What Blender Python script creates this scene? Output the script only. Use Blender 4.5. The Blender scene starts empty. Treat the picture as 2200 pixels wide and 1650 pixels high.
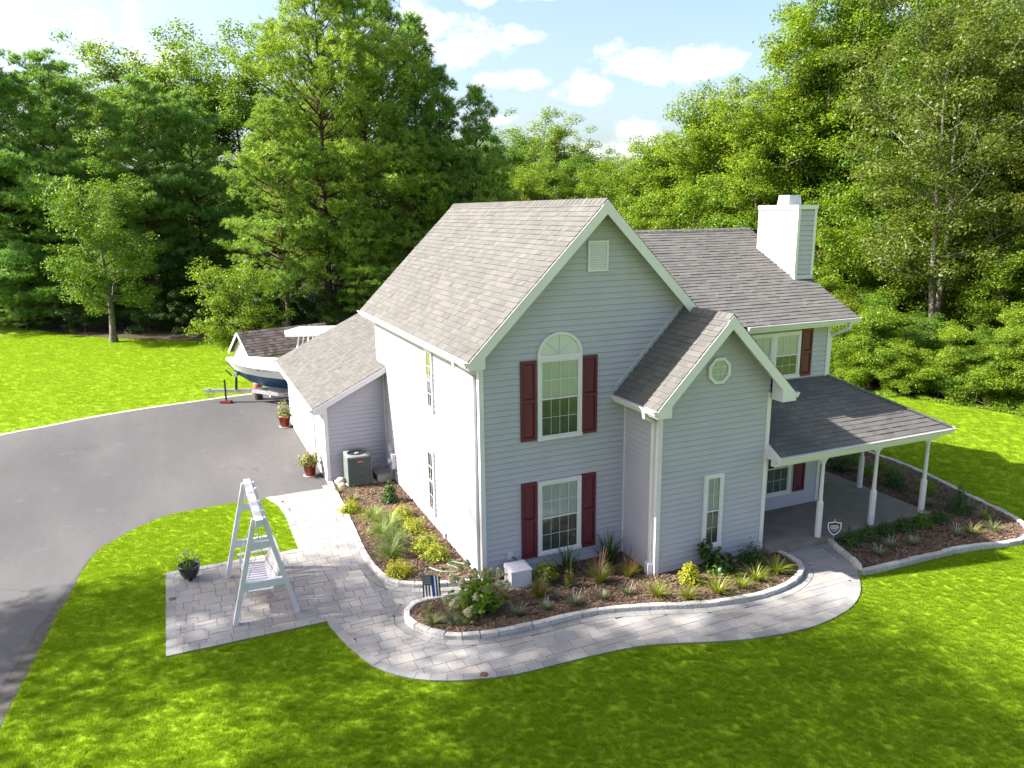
import bpy, math, random
import numpy as np
from mathutils import Vector, Matrix

random.seed(7)
SC = bpy.context.scene
COL = SC.collection
PI = math.pi
G = -0.10            # level of lawn, driveway and walks; 0 is the foot of the siding

# ------------------------------------------------------------------ camera
CAM = Vector((-5.619, -14.505, 7.959))
yaw, pit, rol = math.radians(23.666), math.radians(-12.758), math.radians(-0.682)
fwd = Vector((math.sin(yaw)*math.cos(pit), math.cos(yaw)*math.cos(pit), math.sin(pit)))
rgt = Vector((math.cos(yaw), -math.sin(yaw), 0))
upv = rgt.cross(fwd)
r2 = rgt*math.cos(rol) + upv*math.sin(rol)
u2 = -rgt*math.sin(rol) + upv*math.cos(rol)
cam_d = bpy.data.cameras.new('camera')
cam = bpy.data.objects.new('camera', cam_d)
COL.objects.link(cam)
cam.matrix_world = Matrix(((r2.x, u2.x, -fwd.x, CAM.x), (r2.y, u2.y, -fwd.y, CAM.y), (r2.z, u2.z, -fwd.z, CAM.z), (0, 0, 0, 1)))
cam_d.sensor_width = 36.0
cam_d.lens = 1647.6/2200*36.0
cam_d.clip_start = 0.1
cam_d.clip_end = 3000
SC.camera = cam

# ------------------------------------------------------------------ sky, sun, exposure
SUN_EL = math.radians(40.0)
SUN_AZ = math.atan2(-0.942, 0.340)          # from +Y towards +X
sunv = Vector((math.sin(SUN_AZ)*math.cos(SUN_EL), math.cos(SUN_AZ)*math.cos(SUN_EL), math.sin(SUN_EL)))
SKY_STRENGTH = 0.092
CLOUD_STRENGTH = 0.46
SUN_STRENGTH = 5.0
EXPOSURE = 1.8

world = bpy.data.worlds.new('World')
SC.world = world
world.cycles.sampling_method = 'MANUAL'
world.cycles.sample_map_resolution = 512
world.use_nodes = True
wn = world.node_tree
wn.nodes.clear()


def wmath(op, a, b=None, c=None, clamp=False):
    n = wn.nodes.new('ShaderNodeMath')
    n.operation = op
    n.use_clamp = clamp
    for i, v in enumerate((a, b, c)):
        if v is None:
            continue
        if isinstance(v, (int, float)):
            n.inputs[i].default_value = v
        else:
            wn.links.new(v, n.inputs[i])
    return n.outputs[0]


w_out = wn.nodes.new('ShaderNodeOutputWorld')
sky = wn.nodes.new('ShaderNodeTexSky')
sky.sky_type = 'NISHITA'
sky.sun_disc = False
sky.sun_elevation = SUN_EL
sky.sun_rotation = SUN_AZ % (2*PI)
sky.altitude = 0
sky.air_density = 1.0
sky.dust_density = 3.5
sky.ozone_density = 1.0
bg_sky = wn.nodes.new('ShaderNodeBackground')
bg_sky.inputs[1].default_value = SKY_STRENGTH
wn.links.new(sky.outputs[0], bg_sky.inputs[0])
bg_cl = wn.nodes.new('ShaderNodeBackground')
bg_cl.inputs[0].default_value = (1.0, 0.985, 0.965, 1)
bg_cl.inputs[1].default_value = CLOUD_STRENGTH
tc = wn.nodes.new('ShaderNodeTexCoord')
sep = wn.nodes.new('ShaderNodeSeparateXYZ')
wn.links.new(tc.outputs['Generated'], sep.inputs[0])
az = wmath('MULTIPLY', wmath('ARCTAN2', sep.outputs[0], sep.outputs[1]), 180/PI)
el = wmath('MULTIPLY', wmath('ARCSINE', sep.outputs[2]), 180/PI)
comb = wn.nodes.new('ShaderNodeCombineXYZ')
wn.links.new(az, comb.inputs[0])
wn.links.new(wmath('MULTIPLY', el, 1.5), comb.inputs[1])
nz = wn.nodes.new('ShaderNodeTexNoise')
nz.inputs['Scale'].default_value = 0.33
nz.inputs['Detail'].default_value = 7
nz.inputs['Roughness'].default_value = 0.62
wn.links.new(comb.outputs[0], nz.inputs['Vector'])
puff = wmath('SUBTRACT', nz.outputs[0], 0.5)
# cumulus banks: azimuth, elevation, half width, half height (degrees)
clouds = [(-3.0, 11.0, 1.3, 1.5), (-0.8, 10.9, 1.0, 2.2), (1.2, 9.8, 1.1, 0.9), (8.3, 14.4, 1.8, 1.2),
          (17.6, 12.2, 3.4, 1.7), (20.4, 11.0, 4.2, 1.6), (24.6, 11.7, 1.7, 0.8), (24.2, 8.9, 3.4, 0.8),
          (29.3, 8.3, 2.6, 1.3), (32.4, 9.7, 2.9, 1.7), (37.4, 9.6, 2.9, 1.7), (33.2, 4.6, 3.4, 1.7), (29.0, 4.0, 2.2, 0.9),
          (-8.8, 9.4, 0.8, 1.4), (21.6, 14.2, 2.0, 0.7), (26.0, 14.0, 2.0, 0.5), (23.0, 6.3, 1.3, 0.6),
          (-27, 14, 4, 2.5), (-42, 16, 5, 3), (52, 14, 7, 4), (75, 11, 8, 3), (98, 15, 9, 4), (-62, 20, 6, 4), (130, 12, 9, 4),
          (175, 16, 9, 5), (-110, 13, 9, 4), (20, 30, 10, 5), (-40, 38, 9, 5), (120, 42, 10, 5)]
acc = None
for (a0, e0, ra, re) in clouds:
    vm = wn.nodes.new('ShaderNodeVectorMath')
    vm.operation = 'MULTIPLY_ADD'
    wn.links.new(comb.outputs[0], vm.inputs[0])
    vm.inputs[1].default_value = (1/ra, 1/(1.5*re), 0)
    vm.inputs[2].default_value = (-a0/ra, -e0/re, 0)
    ln = wn.nodes.new('ShaderNodeVectorMath')
    ln.operation = 'LENGTH'
    wn.links.new(vm.outputs[0], ln.inputs[0])
    acc = ln.outputs['Value'] if acc is None else wmath('MINIMUM', acc, ln.outputs['Value'])
dens = wmath('ADD', wmath('SUBTRACT', 1.0, acc), wmath('MULTIPLY', puff, 2.6))
mr = wn.nodes.new('ShaderNodeMapRange')
mr.interpolation_type = 'SMOOTHSTEP'
mr.inputs['From Min'].default_value = 0.03
mr.inputs['From Max'].default_value = 0.75
wn.links.new(dens, mr.inputs['Value'])
mixw = wn.nodes.new('ShaderNodeMixShader')
wn.links.new(mr.outputs[0], mixw.inputs[0])
wn.links.new(bg_sky.outputs[0], mixw.inputs[1])
wn.links.new(bg_cl.outputs[0], mixw.inputs[2])
wn.links.new(mixw.outputs[0], w_out.inputs[0])

sd = bpy.data.lights.new('sun', 'SUN')
sd.energy = SUN_STRENGTH
sd.angle = math.radians(0.53)
sd.color = (1.0, 0.95, 0.87)
sun = bpy.data.objects.new('sun', sd)
COL.objects.link(sun)
sun.rotation_euler = sunv.to_track_quat('Z', 'Y').to_euler()
sun.location = sunv*80

vs = SC.view_settings
vs.view_transform = 'Standard'
vs.look = 'None'
vs.exposure = EXPOSURE
vs.gamma = 1.0
vs.use_curve_mapping = False
SC.render.engine = 'CYCLES'
cy = SC.cycles
cy.use_denoising = True
cy.max_bounces = 7
cy.diffuse_bounces = 4
cy.glossy_bounces = 3
cy.transmission_bounces = 4
cy.transparent_max_bounces = 10
cy.sample_clamp_indirect = 6.0
SC.render.use_persistent_data = False


# ------------------------------------------------------------------ materials
def nt(name):
    m = bpy.data.materials.new(name)
    m.use_nodes = True
    t = m.node_tree
    return m, t, t.nodes['Principled BSDF']


def mathn(t, op, a, b=None, clamp=False):
    n = t.nodes.new('ShaderNodeMath')
    n.operation = op
    n.use_clamp = clamp
    for i, v in enumerate((a, b)):
        if v is None:
            continue
        if isinstance(v, (int, float)):
            n.inputs[i].default_value = v
        else:
            t.links.new(v, n.inputs[i])
    return n.outputs[0]


def ramp(t, fac, stops):
    r = t.nodes.new('ShaderNodeValToRGB')
    els = r.color_ramp.elements
    while len(els) < len(stops):
        els.new(0.5)
    for e, (p, c) in zip(els, stops):
        e.position = p
        e.color = (c[0], c[1], c[2], 1)
    t.links.new(fac, r.inputs[0])
    return r.outputs[0]


def noise(t, scale, detail=4, rough=0.55, vec=None, stretch=None):
    n = t.nodes.new('ShaderNodeTexNoise')
    n.inputs['Scale'].default_value = scale
    n.inputs['Detail'].default_value = detail
    n.inputs['Roughness'].default_value = rough
    if vec is None:
        co = t.nodes.new('ShaderNodeNewGeometry')
        vec = co.outputs['Position']
    if stretch:
        mp = t.nodes.new('ShaderNodeMapping')
        mp.inputs['Scale'].default_value = stretch
        t.links.new(vec, mp.inputs['Vector'])
        vec = mp.outputs[0]
    t.links.new(vec, n.inputs['Vector'])
    return n.outputs[0]


def rnd_val(t):
    """one random number for every loose piece, joined or not"""
    g = t.nodes.new('ShaderNodeNewGeometry')
    o = t.nodes.new('ShaderNodeObjectInfo')
    s = mathn(t, 'ADD', g.outputs['Random Per Island'], o.outputs['Random'])
    return mathn(t, 'FRACT', s)


def mixc(t, fac, a, b, mode='MIX'):
    n = t.nodes.new('ShaderNodeMix')
    n.data_type = 'RGBA'
    n.blend_type = mode
    for i, v in ((0, fac), (6, a), (7, b)):
        if isinstance(v, (int, float)):
            n.inputs[i].default_value = v
        elif isinstance(v, tuple):
            n.inputs[i].default_value = (v[0], v[1], v[2], 1)
        else:
            t.links.new(v, n.inputs[i])
    return n.outputs[2]


def bump(t, b, h, strength, dist):
    n = t.nodes.new('ShaderNodeBump')
    n.inputs['Strength'].default_value = strength
    n.inputs['Distance'].default_value = dist
    t.links.new(h, n.inputs['Height'])
    t.links.new(n.outputs[0], b.inputs['Normal'])


def paint(name, c, rough=0.5, vary=0.06, scale=3.0, spec=0.4, metal=0.0, bmp=0.0, bscale=60, dirt=None):
    m, t, b = nt(name)
    n = noise(t, scale, 5)
    lo = tuple(x*(1-vary*2) for x in c)
    hi = tuple(min(1, x*(1+vary)) for x in c)
    colr = ramp(t, n, [(0.3, lo), (0.7, hi)])
    if dirt:
        n2 = noise(t, dirt[1], 6, 0.7)
        f = ramp(t, n2, [(0.5, (0, 0, 0)), (0.75, (1, 1, 1))])
        f2 = mathn(t, 'MULTIPLY', f, dirt[2])
        colr = mixc(t, f2, colr, dirt[0])
    t.links.new(colr, b.inputs['Base Color'])
    b.inputs['Roughness'].default_value = rough
    b.inputs['Metallic'].default_value = metal
    b.inputs['Specular IOR Level'].default_value = spec
    if bmp:
        bump(t, b, noise(t, bscale, 3), bmp, 0.01)
    return m


def piece(name, stops, rough=0.8, mottle=0.25, scale=40, bmp=0.3, bdist=0.004, spec=0.25, big=0.0, bigscale=0.6):
    """material of many like pieces: each takes its own tone from the ramp, with grain on top"""
    m, t, b = nt(name)
    col = ramp(t, rnd_val(t), stops)
    n = noise(t, scale, 5, 0.6)
    gray = ramp(t, n, [(0.25, (1-mottle,)*3), (0.75, (1+mottle*0.6,)*3)])
    col = mixc(t, 1.0, col, gray, 'MULTIPLY')
    if big:
        n2 = noise(t, bigscale, 4, 0.6)
        gr2 = ramp(t, n2, [(0.3, (1-big,)*3), (0.7, (1+big*0.5,)*3)])
        col = mixc(t, 1.0, col, gr2, 'MULTIPLY')
    t.links.new(col, b.inputs['Base Color'])
    b.inputs['Roughness'].default_value = rough
    b.inputs['Specular IOR Level'].default_value = spec
    bump(t, b, n, bmp, bdist)
    return m


def leafmat(name, stops, trans=0.5, rough=0.45, hue=0.0, spec=0.35, tint=(1.25, 1.2, 0.55), vary=1.0):
    m, t, b = nt(name)
    g = t.nodes.new('ShaderNodeNewGeometry')
    o = t.nodes.new('ShaderNodeObjectInfo')
    col = ramp(t, g.outputs['Random Per Island'], stops)
    # each plant leans a little warmer or cooler; clumps differ too
    n = noise(t, 0.55, 3)
    f = mathn(t, 'ADD', mathn(t, 'MULTIPLY', o.outputs['Random'], 0.6), mathn(t, 'MULTIPLY', n, 0.5))
    tn = ramp(t, f, [(0.15, (1-0.20*vary, 1-0.08*vary, 1-0.05*vary)), (0.85, (1+0.14*vary, 1+0.06*vary, 1-0.20*vary))])
    col = mixc(t, 1.0, col, tn, 'MULTIPLY')
    t.links.new(col, b.inputs['Base Color'])
    b.inputs['Roughness'].default_value = rough
    b.inputs['Specular IOR Level'].default_value = spec
    tr = t.nodes.new('ShaderNodeBsdfTranslucent')
    ct = mixc(t, 1.0, col, tint, 'MULTIPLY')
    t.links.new(ct, tr.inputs[0])
    mx = t.nodes.new('ShaderNodeMixShader')
    mx.inputs[0].default_value = trans
    out = t.nodes['Material Output']
    t.links.new(b.outputs[0], mx.inputs[1])
    t.links.new(tr.outputs[0], mx.inputs[2])
    t.links.new(mx.outputs[0], out.inputs[0])
    return m


M = {}
M['siding'] = paint('vinyl_siding', (0.388, 0.374, 0.434), 0.55, 0.03, 1.2, 0.3, dirt=((0.33, 0.33, 0.37), 0.9, 0.3))
M['white'] = paint('white_trim', (0.62, 0.59, 0.63), 0.45, 0.03, 2.0, dirt=((0.6, 0.58, 0.54), 2.5, 0.22))
M['white_wood'] = paint('white_vinyl_timber', (0.60, 0.575, 0.62), 0.4, 0.03, 2.0)
M['burgundy'] = paint('burgundy_shutter', (0.112, 0.018, 0.032), 0.5, 0.10, 4.0, 0.35)
M['shingle'] = piece('asphalt_shingle', [(0.0, (0.108, 0.104, 0.101)), (0.35, (0.118, 0.114, 0.110)), (0.7, (0.127, 0.122, 0.117)), (1.0, (0.142, 0.134, 0.128))],
                     0.95, 0.30, 55, 0.6, 0.006, 0.1, 0.10, 0.5)
M['shingle_edge'] = paint('shingle_underlay', (0.05, 0.046, 0.046), 0.95, 0.2, 20, 0.1)
M['soffit'] = paint('soffit', (0.52, 0.53, 0.52), 0.6, 0.03, 2)
M['paver'] = piece('field_paver', [(0.0, (0.260, 0.244, 0.233)), (0.3, (0.304, 0.284, 0.268)), (0.6, (0.279, 0.268, 0.268)), (0.8, (0.240, 0.238, 0.244)), (1.0, (0.325, 0.288, 0.257))],
                   0.9, 0.22, 30, 0.4, 0.004, 0.2, 0.12, 0.9)
M['paver_border'] = piece('border_paver', [(0.0, (0.198, 0.198, 0.204)), (0.5, (0.244, 0.240, 0.240)), (1.0, (0.287, 0.276, 0.269))], 0.9, 0.22, 30, 0.4, 0.004, 0.2)
M['edging'] = piece('tumbled_edging_stone', [(0.0, (0.355, 0.345, 0.336)), (0.5, (0.424, 0.409, 0.394)), (1.0, (0.493, 0.473, 0.449))], 0.95, 0.4, 22, 1.0, 0.012, 0.15)
M['joint'] = paint('joint_sand', (0.16, 0.145, 0.13), 0.95, 0.2, 30, 0.1)
M['concrete'] = paint('concrete', (0.21, 0.185, 0.162), 0.9, 0.10, 2.5, 0.2, bmp=0.3, bscale=40, dirt=((0.16, 0.15, 0.14), 0.8, 0.35))
M['pale_concrete'] = paint('pale_concrete', (0.38, 0.345, 0.31), 0.9, 0.12, 5, 0.2, bmp=0.3, bscale=40)
M['dark_metal'] = paint('dark_metal', (0.03, 0.032, 0.035), 0.4, 0.1, 10, 0.5)
M['galv'] = paint('galvanized', (0.46, 0.47, 0.49), 0.4, 0.1, 8, 0.5, metal=0.6)
M['meter'] = paint('meter_grey', (0.48, 0.50, 0.52), 0.45, 0.08, 6)
M['ac_green'] = paint('condenser_green_grey', (0.095, 0.115, 0.105), 0.5, 0.1, 8, 0.4)
M['ac_top'] = paint('condenser_top_grey', (0.20, 0.215, 0.21), 0.5, 0.1, 8, 0.4)
M['red'] = paint('red_badge', (0.50, 0.03, 0.04), 0.4, 0.05)
M['terracotta'] = paint('red_glazed_pot', (0.23, 0.025, 0.018), 0.35, 0.15, 6, 0.5)
M['black_pot'] = paint('dark_glazed_pot', (0.012, 0.02, 0.022), 0.15, 0.2, 6, 0.7)
M['saucer'] = paint('clay_saucer', (0.55, 0.45, 0.36), 0.8, 0.1, 6)
M['soil'] = paint('potting_soil', (0.035, 0.025, 0.018), 0.95, 0.3, 30, 0.1, bmp=0.6)
M['hose'] = paint('green_hose', (0.10, 0.26, 0.13), 0.35, 0.1, 8, 0.5)
M['black_tube'] = paint('black_drip_tube', (0.01, 0.01, 0.011), 0.5, 0.1, 8)
M['flag_black'] = paint('flag_black', (0.012, 0.012, 0.018), 0.8, 0.1, 30)
M['flag_grey'] = paint('flag_grey', (0.075, 0.078, 0.082), 0.8, 0.5, 90)
M['flag_white'] = paint('flag_white', (0.75, 0.75, 0.77), 0.8, 0.05, 30)
M['flag_blue'] = paint('flag_blue', (0.018, 0.035, 0.20), 0.8, 0.1, 30)
M['sign_blue'] = paint('sign_navy', (0.02, 0.022, 0.035), 0.4, 0.1, 10)
M['hull'] = paint('gelcoat_white', (0.80, 0.80, 0.80), 0.2, 0.02, 2, 0.5)
M['hull_blue'] = paint('blue_bottom_paint', (0.010, 0.065, 0.17), 0.4, 0.12, 3, 0.4, dirt=((0.05, 0.16, 0.3), 5, 0.3))
M['rubber'] = paint('rubber', (0.015, 0.015, 0.015), 0.8, 0.1, 10)
M['faded_red'] = paint('faded_red', (0.42, 0.13, 0.14), 0.7, 0.15, 5)
M['jack_red'] = paint('jack_red', (0.20, 0.03, 0.035), 0.5, 0.15, 5)
M['yellow'] = paint('yellow_strap', (0.65, 0.45, 0.03), 0.6, 0.1, 5)
M['shed_roof'] = piece('shed_shingle', [(0.0, (0.085, 0.065, 0.058)), (0.5, (0.130, 0.107, 0.098)), (1.0, (0.176, 0.146, 0.133))], 0.95, 0.3, 20, 0.5, 0.006, 0.1)
M['cream'] = paint('cream_door', (0.66, 0.62, 0.56), 0.5, 0.04, 2)
M['brass'] = paint('brown_valve_cover', (0.15, 0.07, 0.045), 0.6, 0.2, 20)
M['shade_cloth'] = paint('window_shade', (0.56, 0.58, 0.62), 0.8, 0.04, 2)
M['room'] = paint('dim_room', (0.05, 0.055, 0.055), 0.9, 0.3, 1.2)
M['screen'] = paint('insect_screen', (0.105, 0.11, 0.12), 0.7, 0.15, 3)
M['mulch'] = piece('bark_mulch', [(0.0, (0.086, 0.057, 0.038)), (0.4, (0.132, 0.090, 0.059)), (0.75, (0.171, 0.121, 0.082)), (1.0, (0.246, 0.184, 0.131))], 0.95, 0.3, 45, 0.5, 0.006, 0.1)
M['bark_pale'] = paint('pale_bark', (0.16, 0.145, 0.118), 0.9, 0.28, 6, 0.15, bmp=0.8, bscale=9)
M['bark_brown'] = paint('brown_bark', (0.105, 0.075, 0.055), 0.95, 0.3, 6, 0.1, bmp=0.8, bscale=9)
M['twig'] = paint('woody_twig', (0.11, 0.075, 0.05), 0.9, 0.2, 20)

# glass: clear pane with mirror reflection rising at grazing angles
gm, gt, gb = nt('window_glass')
tr_ = gt.nodes.new('ShaderNodeBsdfTransparent')
tr_.inputs[0].default_value = (0.95, 0.97, 0.96, 1)
gl_ = gt.nodes.new('ShaderNodeBsdfGlossy')
gl_.inputs['Roughness'].default_value = 0.03
fr_ = gt.nodes.new('ShaderNodeFresnel')
fr_.inputs[0].default_value = 1.52
fm_ = mathn(gt, 'ADD', mathn(gt, 'MULTIPLY', fr_.outputs[0], 1.0), 0.02, True)
mg_ = gt.nodes.new('ShaderNodeMixShader')
gt.links.new(fm_, mg_.inputs[0])
gt.links.new(tr_.outputs[0], mg_.inputs[1])
gt.links.new(gl_.outputs[0], mg_.inputs[2])
gt.links.new(mg_.outputs[0], gt.nodes['Material Output'].inputs[0])
M['glass'] = gm


def ground_mat(name, stops, s1, s2, rough, bstr, bsc, stretch=None, extra=None, w2=0.45):
    m, t, b = nt(name)
    n1 = noise(t, s1, 5, 0.6, stretch=stretch)
    n2 = noise(t, s2, 4, 0.6)
    f = mathn(t, 'ADD', mathn(t, 'MULTIPLY', n1, 1-w2), mathn(t, 'MULTIPLY', n2, w2))
    col = ramp(t, f, stops)
    if extra:
        n3 = noise(t, extra[0], 6, 0.65)
        k = ramp(t, n3, [(extra[1], (0, 0, 0)), (extra[2], (1, 1, 1))])
        col = mixc(t, mathn(t, 'MULTIPLY', k, extra[4]), col, extra[3])
    t.links.new(col, b.inputs['Base Color'])
    b.inputs['Roughness'].default_value = rough
    b.inputs['Specular IOR Level'].default_value = 0.15
    bump(t, b, noise(t, bsc, 4), bstr, 0.02)
    return m


M['lawn'] = ground_mat('lawn_ground', [(0.25, (0.160, 0.258, 0.008)), (0.5, (0.184, 0.282, 0.010)), (0.75, (0.210, 0.300, 0.012))], 0.35, 5.0, 0.95, 0.4, 25,
                       stretch=(0.5, 1.6, 1.0), extra=(0.30, 0.60, 0.76, (0.27, 0.28, 0.05), 0.22))
M['asphalt'] = ground_mat('worn_asphalt', [(0.3, (0.059, 0.059, 0.062)), (0.5, (0.079, 0.077, 0.081)), (0.7, (0.112, 0.108, 0.111))], 0.25, 9.0, 0.85, 0.2, 70,
                          stretch=(1.0, 0.3, 1.0), extra=(1.3, 0.62, 0.72, (0.15, 0.145, 0.147), 0.4), w2=0.18)
_t = M['asphalt'].node_tree
_b = _t.nodes['Principled BSDF']
_vo = _t.nodes.new('ShaderNodeTexVoronoi')
_vo.feature = 'DISTANCE_TO_EDGE'
_vo.inputs['Scale'].default_value = 0.22
_g = _t.nodes.new('ShaderNodeNewGeometry')
_w = _t.nodes.new('ShaderNodeVectorMath')
_w.operation = 'MULTIPLY_ADD'
_nw = _t.nodes.new('ShaderNodeTexNoise')
_nw.inputs['Scale'].default_value = 1.1
_nw.inputs['Detail'].default_value = 5
_t.links.new(_g.outputs['Position'], _nw.inputs['Vector'])
_t.links.new(_nw.outputs['Color'], _w.inputs[0])
_w.inputs[1].default_value = (1.3, 1.3, 0)
_t.links.new(_g.outputs['Position'], _w.inputs[2])
_t.links.new(_w.outputs[0], _vo.inputs['Vector'])
_cr = ramp(_t, _vo.outputs['Distance'], [(0.0, (1, 1, 1)), (0.006, (0, 0, 0))])       # hairline cracks
_mk = ramp(_t, noise(_t, 0.35, 3), [(0.50, (0, 0, 0)), (0.60, (1, 1, 1))])
_fc = mathn(_t, 'MULTIPLY', mathn(_t, 'MULTIPLY', _cr, _mk), 0.55)
_old = _b.inputs['Base Color'].links[0].from_socket
_sc = ramp(_t, noise(_t, 1.4, 6, 0.7, stretch=(0.5, 3.2, 1)), [(0.66, (0, 0, 0)), (0.72, (1, 1, 1))])        # pale tyre scuffs
_c2 = mixc(_t, mathn(_t, 'MULTIPLY', _sc, 0.28), _old, (0.19, 0.185, 0.185))
_t.links.new(mixc(_t, _fc, _c2, (0.035, 0.034, 0.036)), _b.inputs['Base Color'])
M['gravel'] = ground_mat('edge_gravel', [(0.3, (0.053, 0.049, 0.045)), (0.55, (0.098, 0.090, 0.083)), (0.75, (0.165, 0.143, 0.120))], 6, 40, 0.95, 0.8, 50)
M['forest'] = ground_mat('forest_floor', [(0.3, (0.030, 0.025, 0.011)), (0.5, (0.055, 0.041, 0.025)), (0.75, (0.094, 0.066, 0.047))], 0.4, 6, 0.95, 0.8, 12)
M['mulch_bed'] = ground_mat('mulch_bed', [(0.3, (0.065, 0.041, 0.031)), (0.5, (0.125, 0.082, 0.062)), (0.75, (0.20, 0.135, 0.105))], 3, 45, 0.95, 1.0, 40)

# foliage
M['grass'] = leafmat('grass_blade', [(0.0, (0.160, 0.262, 0.008)), (0.5, (0.182, 0.290, 0.010)), (0.93, (0.205, 0.312, 0.012)), (1.0, (0.28, 0.33, 0.04))], 0.5, 0.6, spec=0.1, tint=(1.35, 1.3, 0.3), vary=0.25)
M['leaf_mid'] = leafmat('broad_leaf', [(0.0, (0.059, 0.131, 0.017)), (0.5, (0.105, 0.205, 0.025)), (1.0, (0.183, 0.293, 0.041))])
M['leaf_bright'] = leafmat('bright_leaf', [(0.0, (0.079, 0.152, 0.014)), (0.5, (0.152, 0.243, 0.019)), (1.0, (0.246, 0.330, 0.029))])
M['leaf_olive'] = leafmat('olive_leaf', [(0.0, (0.076, 0.107, 0.019)), (0.5, (0.130, 0.171, 0.029)), (1.0, (0.204, 0.220, 0.047))])
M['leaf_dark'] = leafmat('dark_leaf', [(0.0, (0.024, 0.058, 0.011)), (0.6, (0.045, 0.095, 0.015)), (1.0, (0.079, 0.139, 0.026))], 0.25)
M['needle'] = leafmat('pine_needle', [(0.0, (0.106, 0.211, 0.037)), (0.5, (0.200, 0.325, 0.054)), (1.0, (0.335, 0.439, 0.086))], 0.36, 0.5)
M['needle_blue'] = leafmat('white_pine_needle', [(0.0, (0.084, 0.188, 0.058)), (0.5, (0.162, 0.299, 0.083)), (1.0, (0.290, 0.423, 0.097))], 0.36, 0.5)
M['gold'] = leafmat('gold_leaf', [(0.0, (0.157, 0.192, 0.007)), (0.5, (0.285, 0.304, 0.011)), (1.0, (0.413, 0.383, 0.039))], 0.3)
M['straw'] = leafmat('straw_blade', [(0.0, (0.10, 0.12, 0.018)), (0.5, (0.18, 0.18, 0.035)), (1.0, (0.28, 0.24, 0.08))], 0.3)
M['plume'] = leafmat('purple_stem', [(0.0, (0.06, 0.028, 0.03)), (0.6, (0.115, 0.06, 0.055)), (1.0, (0.21, 0.14, 0.10))], 0.2)
M['variegated'] = leafmat('striped_blade', [(0.0, (0.070, 0.113, 0.021)), (0.45, (0.141, 0.176, 0.049)), (0.7, (0.239, 0.239, 0.120)), (1.0, (0.324, 0.303, 0.183))], 0.3)
M['lilyturf'] = leafmat('lilyturf_blade', [(0.0, (0.095, 0.165, 0.035)), (0.5, (0.17, 0.235, 0.075)), (1.0, (0.30, 0.34, 0.18))], 0.35)
M['grey_green'] = leafmat('grey_green_blade', [(0.0, (0.070, 0.123, 0.070)), (0.5, (0.135, 0.193, 0.106)), (1.0, (0.246, 0.293, 0.199))], 0.25)
M['lily'] = leafmat('daylily_blade', [(0.0, (0.106, 0.164, 0.011)), (0.5, (0.194, 0.246, 0.018)), (1.0, (0.329, 0.340, 0.058))], 0.35)
M['bloom'] = leafmat('cream_bloom', [(0.0, (0.357, 0.306, 0.170)), (0.5, (0.493, 0.451, 0.289)), (1.0, (0.578, 0.561, 0.425))], 0.25)
M['petal'] = leafmat('pale_purple_petal', [(0.0, (0.30, 0.24, 0.36)), (1.0, (0.58, 0.54, 0.58))], 0.25)
M['orange_petal'] = paint('orange_petal', (0.60, 0.13, 0.03), 0.6)


# ------------------------------------------------------------------ mesh helpers
def link(name, me, mat=None, parent=None, smooth=False):
    o = bpy.data.objects.new(name, me)
    COL.objects.link(o)
    if mat is not None:
        me.materials.append(mat)
    if parent is not None:
        o.parent = parent
    if smooth:
        me.shade_smooth()
    return o


def ob(name, V, F, mat, parent=None, smooth=False):
    me = bpy.data.meshes.new(name)
    me.from_pydata([tuple(v) for v in V], [], F)
    me.update()
    return link(name, me, mat, parent, smooth)


def fmesh(name, V, F):
    V = np.asarray(V, np.float32)
    F = np.asarray(F, np.int32)
    me = bpy.data.meshes.new(name)
    me.vertices.add(len(V))
    me.vertices.foreach_set('co', V.ravel())
    m, k = F.shape
    me.loops.add(m*k)
    me.loops.foreach_set('vertex_index', F.ravel())
    me.polygons.add(m)
    me.polygons.foreach_set('loop_start', np.arange(0, m*k, k, dtype=np.int32))
    me.update(calc_edges=True)
    return me


def tag(o, label=None, cat=None, group=None, kind=None):
    if label:
        o['label'] = label
    if cat:
        o['category'] = cat
    if group:
        o['group'] = group
    if kind:
        o['kind'] = kind
    return o


def empty(name, loc=(0, 0, 0), rz=0.0, sc=1.0):
    o = bpy.data.objects.new(name, None)
    COL.objects.link(o)
    o.location = loc
    o.rotation_euler = (0, 0, rz)
    o.scale = (sc, sc, sc)
    o.empty_display_size = 0.1
    return o


def copy_tree(o, parent=None):
    c = o.copy()
    COL.objects.link(c)
    if parent is not None:
        c.parent = parent
    for ch in o.children:
        copy_tree(ch, c)
    return c


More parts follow.
